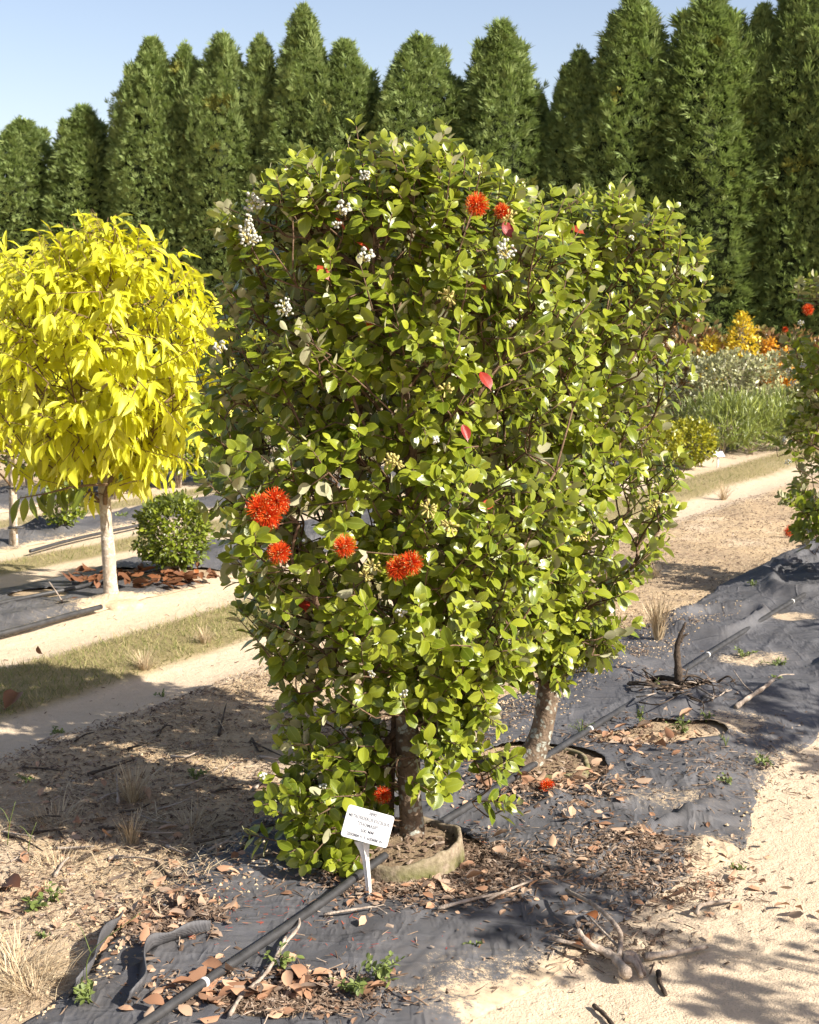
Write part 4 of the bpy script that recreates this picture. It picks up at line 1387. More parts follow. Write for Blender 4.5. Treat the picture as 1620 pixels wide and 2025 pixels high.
b = gp(345, 1152)
bush('round_bush', 'clipped round green bush with hessian-wrapped stem beside the yellow tree', 'bush', b, ball(0.085, 0.50, 0.225), 620, 0.034, SMALL_LEAVES, 'small_leaf', 71, stems=5, stem_r=0.009, cluster=6, carve=-0.9, bump=0.08)
wrap = []
a = np.linspace(0, 2 * math.pi, 28, endpoint=False)
wv = 1 + 0.22 * noise3(np.cos(a) * 3, np.sin(a) * 3, 0, 5)
for rr, zz in ((0.075, -0.02), (0.065, 0.03), (0.055, 0.07), (0.07, 0.115), (0.05, 0.10), (0.04, 0.06)):
    wrap.append(np.stack([np.cos(a) * rr * wv, np.sin(a) * rr * wv, zz + 0.03 * (zz > 0.05) * noise3(np.cos(a) * 2, np.sin(a) * 2, 1, 6)], 1))
V = np.concatenate(wrap); j = np.arange(28); j2 = (j + 1) % 28
q = np.concatenate([np.stack([i * 28 + j, i * 28 + j2, (i + 1) * 28 + j2, (i + 1) * 28 + j], -1) for i in range(5)])
solo('root_wrap', mesh_arrays('root_wrap', V, q.ravel(), np.full(len(q), 4), None, True, [MAT['hessian']]), 'torn beige hessian wrap around the stem of the round bush', 'wrap', tuple(b))

b = gp(128, 1058)
bush('small_bush', 'small loose green bush between the two yellow trees on the mat strip', 'bush', b, ball(0.07, 0.34, 0.15), 170, 0.04, SMALL_LEAVES, 'small_leaf', 72, up=0.9, stems=6, stem_r=0.005)
lows = [(232, 988, 0.5, 0.22, 'small vase-shaped bush on the far mat strip right of the yellow tree trunk'), (285, 975, 0.6, 0.25, 'small vase-shaped bush on the far mat strip, nearest the big shrub'),
        (60, 975, 0.7, 0.35, 'dark green bush behind the pale stake at the left'), (135, 968, 0.8, 0.35, 'dark green bush seen under the yellow leaves left of the trunk'),
        (355, 965, 0.55, 0.28, 'low bush far behind, partly hidden by the left side of the big shrub'), (430, 960, 0.6, 0.3, 'low bush far behind the big shrub on the left')]
for i, (px, py, h, r, lab) in enumerate(lows):
    bush('small_bush', lab, 'bush', gp(px, py), ball(0.16, h, r), 260, 0.05, SMALL_LEAVES, 'small_leaf' if i != 1 else 'golden_leaf', 80 + i, up=0.8, stems=7, stem_r=0.008, group='low bushes on the far left mat strips')
for i, (px, py, lab) in enumerate([(560, 962, 'low bush glimpsed through the big shrub'), (660, 958, 'second low bush glimpsed through the big shrub, further right')]):
    bush('small_bush', lab, 'bush', gp(px, py), ball(0.16, 0.7, 0.35), 220, 0.05, SMALL_LEAVES, 'small_leaf', 90 + i, up=0.8, stems=7, stem_r=0.008)

for i, (px, Y, r, h, m, lab) in enumerate([(470, 17.5, 0.7, 1.1, 'small_leaf', 'green bush in the far row, seen just left of the big shrub'), (330, 18.5, 0.7, 1.0, 'small_leaf', 'far green bush behind the yellow tree, right half'),
                                           (180, 19.0, 0.8, 1.1, 'small_leaf', 'far green bush directly behind the yellow tree'), (30, 19.5, 0.8, 1.1, 'small_leaf', 'far green bush at the left edge behind the yellow trees'),
                                           (620, 17.0, 0.7, 1.1, 'golden_leaf', 'far yellow-green bush glimpsed through the big shrub, left of its trunk'), (770, 16.5, 0.7, 1.15, 'small_leaf', 'far green bush glimpsed through the middle of the big shrub'),
                                           (930, 16.8, 0.7, 1.1, 'small_leaf', 'far green bush glimpsed between the two shrub trunks'), (1090, 16.5, 0.7, 1.1, 'golden_leaf', 'far yellow-green bush behind the rear shrub'),
                                           (1220, 17.5, 0.6, 1.1, 'grey_leaf', 'far pale bush behind the right side of the rear shrub')]):
    bush('far_bush', lab, 'bush', np.array([(px - 810) / FPX * Y, Y, 0.0]), ball(0.05, h, r), 260, 0.09, SMALL_LEAVES, m, 170 + i, up=0.5, stems=5, stem_r=0.012, cluster=6, group='bushes of the far rows')

# right-hand middle distance
for i, (px, py, r, h, lab) in enumerate([(1362, 926, 0.27, 0.52, 'round yellow-green bush left of the small white label on the right'), (1292, 935, 0.28, 0.5, 'yellow-green bush half hidden by the big shrub on the right')]):
    bush('golden_bush', lab, 'bush', gp(px, py), ball(0.08, h, r), 520, 0.045, SMALL_LEAVES, 'golden_leaf', 100 + i, stems=5, stem_r=0.010, group='yellow-green bushes on the right')
for i, (px, py, lab) in enumerate([(1425, 903, 'feathery green willow-like bush behind the small white label'), (1485, 896, 'feathery green willow-like bush in the middle of three'),
                                   (1548, 888, 'feathery green willow-like bush nearest the right edge')]):
    env = ([0.12, 0.22, 0.36, 0.52, 0.64], [0.2, 0.36, 0.44, 0.4, 0.15], [0.2, 0.36, 0.44, 0.4, 0.15], [0.2, 0.36, 0.42, 0.36, 0.15], [0.2, 0.36, 0.42, 0.36, 0.15])
    bush('willowy_bush', lab, 'bush', gp(px, py), env, 520, 0.12, THIN_LEAVES, 'willow_leaf', 110 + i, up=1.2, stems=9, stem_r=0.008, cluster=5, group='feathery green bushes on the right', outward=0.5)


def far_pt(px, Y):
    X = (px - 810) / FPX * Y * 1.0
    return np.array([X, Y, gz(X, Y)])


for i, (px, Y, r, h, lab) in enumerate([(1365, 18.2, 0.55, 1.12, 'grey-green shrub with pale leaves behind the yellow-green bush'), (1445, 17.8, 0.55, 1.16, 'grey-green shrub with pale leaves behind the feathery bushes'),
                                        (1525, 18.3, 0.5, 1.15, 'grey-green shrub with pale leaves below the orange saplings')]):
    bush('grey_shrub', lab, 'shrub', far_pt(px, Y), ball(0.15, h, r), 420, 0.06, SMALL_LEAVES, 'grey_leaf', 120 + i, stems=6, stem_r=0.012, cluster=6, group='grey-green shrubs on the right')
for i, (px, Y, r, h, lab) in enumerate([(1330, 20.0, 0.42, 1.5, 'rusty brown and green upright shrub behind the grey-green ones, leftmost'), (1383, 20.3, 0.35, 1.52, 'rusty brown upright shrub left of the yellow sapling'),
                                        (1495, 20.5, 0.38, 1.38, 'rusty brown shrub between the tall yellow and the orange sapling'), (1570, 20.2, 0.4, 1.35, 'rusty brown shrub near the right edge'),
                                        (1270, 20.2, 0.42, 1.40, 'rusty brown shrub mostly hidden by the big green shrub')]):
    bush('rusty_shrub', lab, 'shrub', far_pt(px, Y), ball(0.25, h, r), 260, 0.09, SMALL_LEAVES, 'rust_leaf', 130 + i, up=1.0, stems=5, stem_r=0.012, cluster=5, group='rusty brown shrubs on the right')
for i, (px, Y, r, h, m, lab) in enumerate([(1403, 19.3, 0.17, 1.40, 'ginkgo_leaf', 'small golden yellow sapling left of the taller one'), (1465, 19.2, 0.23, 1.66, 'ginkgo_leaf', 'tallest golden yellow sapling behind the grey-green shrubs'),
                                           (1516, 19.4, 0.13, 1.32, 'orange_leaf', 'small orange sapling right of the tall yellow one'), (1545, 18.9, 0.14, 1.18, 'orange_leaf', 'thin orange sapling with bare pale stem near the right edge')]):
    z0 = h - 0.62 if i < 3 else h - 0.5
    u = np.linspace(z0, h, 6)
    R = [r * 0.7, r, r * 0.9, r * 0.65, r * 0.35, r * 0.08]
    bush('autumn_sapling', lab, 'tree', far_pt(px, Y), (list(u), R, R, R, R), 170, 0.055, SMALL_LEAVES, m, 140 + i, trunk=True, stem_r=0.014, cluster=5, group='autumn coloured saplings on the right')

# ------------------------------------------------------------------ the cypress hedge
def spray_template(rng):
    V, F = [], []
    for k in (0, 1, 2, 3, 4, 6):
        a = (k - 3) / 3 * 0.75 + rng.normal(0, 0.1)
        L = 1.0 - 0.38 * abs(k - 3) / 3 + rng.normal(0, 0.06)
        b0 = 0.12 + 0.35 * (1 - abs(k - 3) / 3) * rng.uniform(0, 1)
        dx, dy = math.sin(a), math.cos(a)
        w = 0.062
        z = rng.normal(0, 0.12)
        i = len(V)
        V += [(0.0, b0 * 0.5, 0), (dx * L * .55 - dy * w, dy * L * .55 + dx * w, z * .5), (dx * L, dy * L, z), (dx * L * .55 + dy * w, dy * L * .55 - dx * w, z * .5 + 0.03)]
        F.append((i, i + 3, i + 2, i + 1))
    return Template(V, F)


SPRAYS = [spray_template(np.random.default_rng(s)) for s in range(5)]


def cypress_meshes(seed, n=12500, H=6.0, R=0.62, top=0.55):
    rng = np.random.default_rng(seed)
    v = rng.uniform(0, 1, n) ** 0.85
    z = 0.15 + (H - 0.15) * v
    a = rng.uniform(0, 2 * math.pi, n)
    c, s = np.cos(a), np.sin(a)

    def prof(zz):
        u = zz / H
        return R * (0.86 + 0.14 * np.sin(np.minimum(u, .6) / .6 * 1.57)) * np.where(u < top, 1.0, np.maximum(0, 1 - ((u - top) / (1 - top)) ** 1.35) ** 0.85)

    def lumps(zz, cc, ss):
        return (0.12 + 0.20 * (zz / H) ** 3) * noise3(cc * 2.1, ss * 2.1, zz * 1.6, seed) + 0.12 * noise3(cc * 4.5, ss * 4.5, zz * 3.4, seed + 1) + 0.07 * noise3(cc * 9, ss * 9, zz * 7, seed + 2)
    rr = prof(z) * (1 + lumps(z, c, s)) + rng.normal(0, 0.03, n) - 0.10 * rng.uniform(0, 1, n) ** 3 + 0.02
    rr = np.maximum(rr, 0.0)
    P = np.stack([c * rr, s * rr, z + rng.normal(0, 0.05, n)], 1)
    out = np.stack([c, s, np.zeros(n)], 1)
    Y = out * rng.uniform(0.35, 1.0, n)[:, None] + np.array([0, 0, 1.0]) * rng.uniform(0.3, 1.0, n)[:, None] + rng.normal(0, 0.3, (n, 3))
    Z = out * 0.9 + np.array([0.25, -0.35, 0.25]) + rng.normal(0, 0.5, (n, 3))
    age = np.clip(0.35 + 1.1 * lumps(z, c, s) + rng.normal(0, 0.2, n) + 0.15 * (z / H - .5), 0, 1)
    S = 0.114 * rng.uniform(0.6, 1.3, n)
    # plumes at the top
    m = 260
    zt = H * (1 - 0.45 * rng.uniform(0, 1, m) ** 1.3); at = rng.uniform(0, 6.283, m); rt = prof(zt) * (0.95 + lumps(zt, np.cos(at), np.sin(at)))
    Pt = np.stack([np.cos(at) * rt, np.sin(at) * rt, zt], 1)
    Yt = np.stack([np.cos(at) * .35, np.sin(at) * .35, np.full(m, 1.0)], 1) + rng.normal(0, 0.15, (m, 3))
    Zt = np.stack([np.cos(at), np.sin(at), np.zeros(m)], 1) + rng.normal(0, 0.5, (m, 3))
    for q in range(7):                                     # side leaders give the tops an uneven outline
        al = rng.uniform(0, 6.283); hl = H * rng.uniform(0.80, 0.965); rl = float(prof(np.array([hl - 0.35]))[0]) * rng.uniform(0.7, 1.0)
        mm = 70; tt = rng.uniform(0, 1, mm); aw = rng.uniform(0, 6.283, mm); rw = 0.13 * (1 - tt) ** 0.8
        Pl = np.stack([math.cos(al) * rl + np.cos(aw) * rw, math.sin(al) * rl + np.sin(aw) * rw, hl - 0.55 + tt * 0.65], 1)
        Pt = np.concatenate([Pt, Pl])
        Yt = np.concatenate([Yt, np.stack([np.cos(aw) * .35, np.sin(aw) * .35, np.ones(mm)], 1) + rng.normal(0, .15, (mm, 3))])
        Zt = np.concatenate([Zt, np.stack([np.cos(aw), np.sin(aw), np.zeros(mm)], 1) + rng.normal(0, .5, (mm, 3))])
    m = len(Pt)
    P = np.concatenate([P, Pt]); Y = np.concatenate([Y, Yt]); Z = np.concatenate([Z, Zt]); S = np.concatenate([S, 0.19 * rng.uniform(.7, 1.2, m)])
    age = np.concatenate([age, np.clip(rng.normal(.6, .2, m), 0, 1)])
    N = len(P)
    gold = noise3(P[:, 0] * 3.4 + seed * 1.37, P[:, 1] * 3.4 + 0.5, P[:, 2] * 2.6 + 0.3, seed + 7) > 0.72
    wh = rng.integers(0, 5, N); F_ = frames(Y, Z); rd = rng.uniform(0, 1, N)
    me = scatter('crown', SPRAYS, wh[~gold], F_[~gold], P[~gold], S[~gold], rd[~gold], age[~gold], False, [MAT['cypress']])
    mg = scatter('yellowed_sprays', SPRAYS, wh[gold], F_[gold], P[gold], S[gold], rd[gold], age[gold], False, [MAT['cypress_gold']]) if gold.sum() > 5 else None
    # opaque dark core added for the branch mass, stops light leaking through
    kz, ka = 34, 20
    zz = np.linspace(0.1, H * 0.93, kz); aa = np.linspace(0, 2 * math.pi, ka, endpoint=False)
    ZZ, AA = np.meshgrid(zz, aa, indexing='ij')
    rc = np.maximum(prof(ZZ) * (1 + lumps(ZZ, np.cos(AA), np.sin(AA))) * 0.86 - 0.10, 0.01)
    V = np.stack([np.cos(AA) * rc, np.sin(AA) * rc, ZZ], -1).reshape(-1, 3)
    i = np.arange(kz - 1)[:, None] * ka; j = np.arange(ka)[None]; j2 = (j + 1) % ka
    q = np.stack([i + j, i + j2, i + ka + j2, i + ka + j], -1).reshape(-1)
    core = mesh_arrays('shade_core', V, q, np.full((kz - 1) * ka, 4), None, True, [MAT['cypress_core']])
    tr, _, _ = trunk_mesh([(0, 0, -0.05), (0, 0.01, H * .4), (0, 0, H * .9)], [0.09, 0.06, 0.015], rng, MAT['twig'], 8)
    return me, mg, core, tr


CYP = [cypress_meshes(500 + 10 * i, top=tp, R=rr) for i, (tp, rr) in enumerate([(0.58, 0.62), (0.66, 0.66), (0.54, 0.60), (0.70, 0.64)])]


def hedge_Y(px):
    u = (px - 810) / FPX
    return 26.0 / (1 + 0.25 * u)


# px of the stem, py of the tip, width in px
HEDGE = [(-60, 300, 120), (45, 245, 120), (165, 220, 120), (232, 262, 90), (300, 88, 110), (365, 100, 86), (440, 78, 100), (515, 85, 90), (600, 28, 110), (682, 92, 120), (752, 212, 90),
         (830, 82, 135), (912, 170, 90), (992, 55, 135), (1062, 195, 95), (1148, 112, 110), (1255, 2, 150), (1320, 130, 80), (1405, 0, 170), (1480, 150, 90), (1510, 25, 100), (1590, -60, 130), (1680, -80, 140)]
for i, (px, py, w) in enumerate(HEDGE):
    Y = hedge_Y(px) + (0.5 if py > 150 and px > 200 else 0.0)
    tip = AT(px, py, Y)
    x = float(tip[0]); h = float(tip[2])
    wid = w / FPX * Y
    v = (i * 3 + i // 4) % 4
    R = (0.62, 0.66, 0.60, 0.64)[v]
    where = 'leftmost in view' if i == 0 else f'number {i + 1} from the left'
    words = ['first', 'second', 'third', 'fourth', 'fifth', 'sixth', 'seventh', 'eighth', 'ninth', 'tenth', 'eleventh', 'twelfth', 'thirteenth', 'fourteenth', 'fifteenth', 'sixteenth',
             'seventeenth', 'eighteenth', 'nineteenth', 'twentieth', 'twenty-first', 'twenty-second', 'twenty-third']
    big = 'short' if py > 180 else ('very tall' if py < 40 else 'tall')
    o = thing('cypress_tree', f'{big} dense green columnar cypress, {words[i]} from the left in the hedge', 'tree', (x, Y, gz(x, Y)), 'cypress trees of the tall hedge')
    o.rotation_euler = (0, 0, random.uniform(0, 6.28))
    s = wid / (2 * R) * 1.52
    o.scale = (s, s, h / 6.0)
    for nm, me in zip(('crown', 'yellowed_sprays', 'shade_core', 'trunk'), CYP[v]):
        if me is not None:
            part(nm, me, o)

for i, (px, py, w, lab) in enumerate([(1800, -60, 150, 'cypress of the tall hedge just beyond the right edge of the picture'), (1930, -40, 150, 'cypress of the tall hedge, second beyond the right edge'),
                                      (2060, -70, 150, 'cypress of the tall hedge, third beyond the right edge'), (2190, -50, 150, 'cypress of the tall hedge, fourth beyond the right edge'),
                                      (2320, -60, 150, 'cypress of the tall hedge, fifth beyond the right edge'), (-170, 290, 120, 'cypress of the tall hedge just beyond the left edge of the picture'),
                                      (-280, 270, 120, 'cypress of the tall hedge, second beyond the left edge'), (-390, 300, 120, 'cypress of the tall hedge, third beyond the left edge')]):
    Y = hedge_Y(px); tip = AT(px, py, Y); v = (i + 1) % 4; sc_ = w / FPX * Y / (2 * (0.62, 0.66, 0.60, 0.64)[v]) * 1.5
    o = thing('cypress_tree', lab, 'tree', (float(tip[0]), Y, 0), 'cypress trees of the tall hedge')
    o.rotation_euler = (0, 0, i * 1.3); o.scale = (sc_, sc_, float(tip[2]) / 6.0)
    for nm, me in zip(('crown', 'yellowed_sprays', 'shade_core', 'trunk'), CYP[v]):
        if me is not None:
            part(nm, me, o)

# ------------------------------------------------------------------ white plant labels
def text_mesh(body, size, name):
    cu = bpy.data.curves.new('print', 'FONT'); cu.body = body; cu.size = size; cu.align_x = 'CENTER'; cu.align_y = 'CENTER'; cu.extrude = 0.0; cu.offset = 0.0002
    o = bpy.data.objects.new('print', cu); COL.objects.link(o)
    bpy.context.view_layer.update()
    dg = bpy.context.evaluated_depsgraph_get(); dg.update()
    me = bpy.data.meshes.new_from_object(o.evaluated_get(dg))
    bpy.data.objects.remove(o); bpy.data.curves.remove(cu)
    me.name = name
    me.materials.clear(); me.materials.append(MAT['ink'])
    return me


def rounded_plate(w, h, t, r=0.008):
    pts = []
    for cx, cy, a0 in ((w / 2 - r, h / 2 - r, 0), (-w / 2 + r, h / 2 - r, 90), (-w / 2 + r, -h / 2 + r, 180), (w / 2 - r, -h / 2 + r, 270)):
        for k in range(6):
            a_ = math.radians(a0 + 18 * k); pts.append((cx + r * math.cos(a_), cy + r * math.sin(a_)))
    n = len(pts); e = 0.0008
    V = [(x, y, -t / 2) for x, y in pts] + [(x, y, t / 2 - e) for x, y in pts] + [(x * (1 - 2 * e / w), y * (1 - 2 * e / h), t / 2) for x, y in pts]
    F = [tuple(range(n))[::-1], tuple(range(2 * n, 3 * n))]
    for r_ in (0, 1):
        F += [(r_ * n + i, r_ * n + (i + 1) % n, (r_ + 1) * n + (i + 1) % n, (r_ + 1) * n + i) for i in range(n)]
    return Template(V, F)


sb = gp(730, 1803)
sign = thing('plant_label', 'small tilted white plastic plant label on a stake in front of the shrub', 'label', tuple(sb))
pc = AT(727, 1634, 3.74) - sb
t_ = rounded_plate(0.132, 0.088, 0.003)
plate = part('plate', mesh_arrays('plate', t_.V, t_.loops, t_.tot, None, False, [MAT['white_plastic']]), sign)
Rm = Matrix.Rotation(math.radians(-6), 3, 'Z') @ Matrix.Rotation(math.radians(90 - 20), 3, 'X') @ Matrix.Rotation(math.radians(-13.0), 3, 'Z')
plate.matrix_basis = Matrix.Translation(Vector(pc)) @ Rm.to_4x4() @ Matrix.Shear('XZ', 4, (0, 0)) if False else Matrix.Translation(Vector(pc)) @ Rm.to_4x4()
for body, size, y, sx in [('3890', 0.0125, 0.0335, 0.9), ('METROSIDEROS EXCELSUS', 0.0125, 0.0175, 0.78), ('"THOMASII"', 0.0125, 0.0015, 0.9), ('- 500 MM', 0.0125, -0.0150, 0.9), ('2000MM H X 600MM W', 0.0125, -0.0320, 0.80)]:
    o = part('print', text_mesh(body, size, 'print'), plate)
    o.location = (0.0 if y < 0.03 else 0.006, y, 0.0019); o.scale = (sx, 1, 1)
# T-shaped stake, wide below the plate
top = AT(716, 1664, 3.745) - sb
ws = [(0.0, 0.0075), (0.3, 0.008), (0.7, 0.0095), (0.85, 0.013), (1.0, 0.021)]
V = []; F = []
for u, w in ws:
    c = top * u + np.array([0.006 * math.sin(u * 3), 0, 0]); c[2] = top[2] * u - 0.03 * (1 - u)
    V += [(c[0] - w, c[1] - 0.003, c[2]), (c[0] - w * .2, c[1] - 0.003, c[2]), (c[0] + w * .1, c[1] - 0.010, c[2]), (c[0] + w * .4, c[1] - 0.003, c[2]), (c[0] + w, c[1] - 0.003, c[2]),
          (c[0] + w, c[1] + 0.002, c[2]), (c[0] - w, c[1] + 0.002, c[2])]
for i in range(len(ws) - 1):
    F += [(i * 7 + j, i * 7 + (j + 1) % 7, (i + 1) * 7 + (j + 1) % 7, (i + 1) * 7 + j) for j in range(7)]
F += [tuple(range(7))[::-1], tuple(range(28, 35))]
t_ = Template(V, F)
part('stake', mesh_arrays('stake', t_.V, t_.loops, t_.tot, None, False, [MAT['old_plastic']]), sign)

s2 = gp(1420, 922)
sign2 = thing('plant_label', 'tiny white plant label far off at the foot of the feathery bushes', 'label', tuple(s2))
t_ = rounded_plate(0.13, 0.09, 0.003)
o = part('plate', mesh_arrays('plate', t_.V, t_.loops, t_.tot, None, False, [MAT['white_plastic']]), sign2)
o.location = (0, 0, 0.15); o.rotation_euler = (math.radians(35), 0, math.radians(15))
part('stake', tubes('stake', [(np.array([[-0.005, 0.01, -0.03], [0, 0.01, 0.15]]), np.array([0.009, 0.012]))], [MAT['white_plastic']], 6), sign2)

# ------------------------------------------------------------------ irrigation pipes
def pipe_from(pxs, r, name, label, clips=(), lift=0.02):
    pts = []
    for (px, py, dz) in pxs:
        x, y = G(px, py, dz + 0.03); pts.append((float(x), float(y), dz + 0.03))
    p = smooth_path(pts, 10); base = p[0].copy()
    o = solo(name, tubes(name, [(p - base, np.full(len(p), r))], [MAT['pipe']], 14), label, 'pipe', tuple(base))
    for (px, py) in clips:
        a_, b_, d_ = project(p)
        i = int(np.argmin((a_ - px) ** 2 + (b_ - py) ** 2))
        c = p[i] - base; tn_ = nrm(p[min(i + 1, len(p) - 1)] - p[max(i - 1, 0)])
        part('emitter', tubes('emitter', [(np.array([c - tn_ * 0.006, c, c + tn_ * 0.006]), np.array([r * 1.02, r * 1.12, r * 1.02]))], [MAT['old_plastic']], 14), o, 'pale drip emitter ring')
    return o


pipe = pipe_from([(835, 1650, 0.03), (930, 1592, 0.04), (1020, 1535, 0.045), (1130, 1465, 0.04), (1250, 1390, 0.04),
                  (1340, 1334, 0.05), (1440, 1268, 0.05), (1540, 1205, 0.05), (1640, 1147, 0.04), (1800, 1052, 0.03)], 0.0122, 'irrigation_pipe',
                 'long black irrigation pipe running from behind the front trunk to the right edge', [(1165, 1443), (1402, 1296), (1490, 1236), (1562, 1188)])
pipe_from([(250, 2050, 0.03), (420, 1932, 0.035), (560, 1838, 0.04), (660, 1768, 0.05), (720, 1722, 0.06), (762, 1692, 0.065)], 0.0118, 'irrigation_pipe',
          'thick black pipe from the bottom edge up to the pot, passing behind the white label', [(408, 1944)])
pipe_from([(-60, 1205, 0.02), (60, 1180, 0.02), (150, 1162, 0.03), (215, 1146, 0.03), (290, 1130, 0.02), (420, 1100, 0.015), (560, 1070, 0.01)], 0.012, 'irrigation_pipe', 'thin black pipe behind the yellow tree trunk')
pipe_from([(-60, 1268, 0.015), (60, 1238, 0.02), (130, 1218, 0.02), (200, 1200, 0.02)], 0.014, 'irrigation_pipe', 'short black pipe end in front of the yellow tree, at the left edge')
pipe_from([(60, 1090, 0.01), (140, 1068, 0.01), (220, 1050, 0.01), (330, 1028, 0.01)], 0.012, 'irrigation_pipe', 'far black pipe on the strip behind the yellow tree')
# wire hook over the pipe
hk = AT(897, 1612, 4.5)
hp = np.array([[-0.02, 0, 0.0], [-0.014, 0, 0.018], [0.0, 0, 0.022], [0.014, 0, 0.010], [0.02, -0.01, -0.02], [0.022, -0.02, -0.05]])
solo('wire_hook', tubes('wire_hook', [(smooth_path(hp, 5), np.full(26, 0.0022))], [MAT['driftwood']], 6), 'thin grey wire hook over the pipe beside the front trunk', 'hook', tuple(hk))


# ------------------------------------------------------------------ sticks and dead wood
def stick(label, pxs, r0, r1, mat='driftwood', name='stick', cat='stick', group=None, extra=()):
    """a stick through photo points with heights; extra: side twigs"""
    P = []
    for (px, py, z) in pxs:
        x, y = G(px, py, z + 0.03); P.append((float(x), float(y), tz(float(x), float(y)) + z))
    P = np.array(P); base = P[0].copy()
    p = smooth_path(P - base, 5)
    rr = np.linspace(r0, r1, len(p)) * (1 + 0.18 * np.sin(np.arange(len(p)) * 1.7))
    o = solo(name, tubes(name, [(p, rr)], [MAT[mat]], 8), label, cat, tuple(base), group)
    for (pxs2, a_, b_) in extra:
        Q = []
        for (px, py, z) in pxs2:
            x, y = G(px, py, z + 0.03); Q.append((float(x), float(y), tz(float(x), float(y)) + z))
        q = smooth_path(np.array(Q) - base, 5)
        part('side_branch', tubes('side_branch', [(q, np.linspace(a_, b_, len(q)))], [MAT[mat]], 7), o)
    return o


stick('forked grey driftwood branch with knotted end lying on the sand at lower right', [(1240, 1905, 0.03), (1220, 1875, 0.035), (1195, 1860, 0.04), (1165, 1845, 0.06), (1143, 1820, 0.08)], 0.015, 0.006, name='dead_branch', cat='branch',
      extra=[([(1225, 1870, 0.04), (1228, 1840, 0.06), (1222, 1815, 0.09), (1180, 1782, 0.09), (1120, 1760, 0.05)], 0.008, 0.005),
             ([(1235, 1875, 0.04), (1255, 1880, 0.04), (1270, 1910, 0.02)], 0.012, 0.006), ([(1232, 1868, 0.04), (1255, 1868, 0.03), (1275, 1905, 0.01)], 0.012, 0.006),
             ([(1215, 1860, 0.03), (1170, 1855, 0.02), (1085, 1850, 0.015)], 0.009, 0.005), ([(1222, 1850, 0.05), (1195, 1825, 0.05), (1165, 1805, 0.05)], 0.004, 0.0025)])
stick('dark weathered stick pointing right from the driftwood towards the sandy path', [(1275, 1870, 0.015), (1330, 1862, 0.02), (1400, 1852, 0.012)], 0.010, 0.005, 'driftwood')
stick('short dark twig on the sand below the driftwood', [(1303, 1900, 0.01), (1305, 1920, 0.01), (1318, 1945, 0.006)], 0.007, 0.005, 'dark_wood')
stick('crooked pale twig at the edge of the sandy path', [(1378, 1790, 0.01), (1385, 1772, 0.03), (1420, 1765, 0.02), (1460, 1760, 0.015)], 0.007, 0.004)
stick('thin twig at the bottom of the picture near the centre', [(1175, 1962, 0.01), (1195, 1980, 0.01), (1215, 2005, 0.01)], 0.006, 0.005, 'dark_wood')
stick('long thin crooked twig lying across the mat below the white label', [(545, 1905, 0.02), (562, 1880, 0.025), (590, 1850, 0.03), (592, 1826, 0.03)], 0.006, 0.003)
stick('long bent twig at the lower edge beside the fallen leaves', [(455, 2025, 0.01), (480, 1970, 0.02), (520, 1935, 0.03), (548, 1900, 0.03), (565, 1865, 0.035)], 0.005, 0.004, 'driftwood')
stick('pale thin twig in front of the white label', [(640, 1822, 0.01), (700, 1812, 0.02), (740, 1806, 0.015), (765, 1822, 0.01)], 0.004, 0.002)
stick('grey fallen stick among the litter right of the pot', [(865, 1808, 0.01), (930, 1795, 0.02), (1000, 1775, 0.01)], 0.006, 0.003)
stick('thin grey stick behind the driftwood among litter', [(960, 1790, 0.01), (1010, 1770, 0.02), (1060, 1755, 0.01)], 0.005, 0.003)
def upright(label, name, cat, px, py, chains, mat):
    b_ = gp(px, py)
    o = None
    for pts, r0, r1 in chains:
        p = smooth_path(np.array(pts, float), 5); rr = np.linspace(r0, r1, len(p)) * (1 + 0.12 * np.sin(np.arange(len(p)) * 1.7))
        if o is None:
            o = solo(name, tubes(name, [(p, rr)], [MAT[mat]], 9), label, cat, tuple(b_))
        else:
            part('side_branch', tubes('side_branch', [(p, rr)], [MAT[mat]], 7), o)
    return o


upright('upright dark dead stump beside the pipe on the far mat', 'dead_stump', 'stump', 1342, 1392, [
    ([(0, 0, -0.03), (-0.005, 0, 0.08), (-0.012, 0, 0.17), (0.0, 0, 0.23), (0.022, 0, 0.285)], 0.021, 0.005), ([(0, 0, 0.03), (-0.07, 0.05, 0.035), (-0.14, 0.05, 0.02)], 0.013, 0.007),
    ([(0, 0, 0.04), (0.004, -0.04, 0.02), (-0.01, -0.11, 0.0)], 0.013, 0.009), ([(0, 0, 0.05), (0.08, 0.05, 0.04), (0.14, 0.0, 0.01)], 0.006, 0.003), ([(0.0, 0, 0.20), (0.012, 0, 0.225), (0.03, 0, 0.235)], 0.008, 0.004),
    ([(-0.01, 0, 0.02), (-0.09, -0.02, 0.03), (-0.16, -0.03, 0.01)], 0.008, 0.004)], 'dark_wood')
stick('pale broken branch on the mat right of the dead stem', [(1455, 1415, 0.01), (1480, 1398, 0.02), (1510, 1380, 0.04), (1528, 1368, 0.03)], 0.011, 0.008,
      extra=[([(1500, 1385, 0.03), (1540, 1358, 0.04), (1570, 1350, 0.03)], 0.004, 0.002), ([(1490, 1390, 0.03), (1470, 1376, 0.03), (1450, 1345, 0.05)], 0.004, 0.002)])
upright('thin brown stake standing close to the left of the front trunk', 'thin_stake', 'stake', 772, 1695, [([(0, 0, 0), (0.008, 0.0, 0.3), (0.018, 0.0, 0.55), (0.022, 0, 0.85)], 0.010, 0.008)], 'twig')
upright('thin leaning stick by the leaf pile left of the yellow tree', 'leaning_stick', 'stick', 127, 1205, [([(0, 0, 0), (-0.04, 0, 0.07), (-0.08, 0, 0.13)], 0.005, 0.003)], 'driftwood')
sk = np.random.default_rng(90)
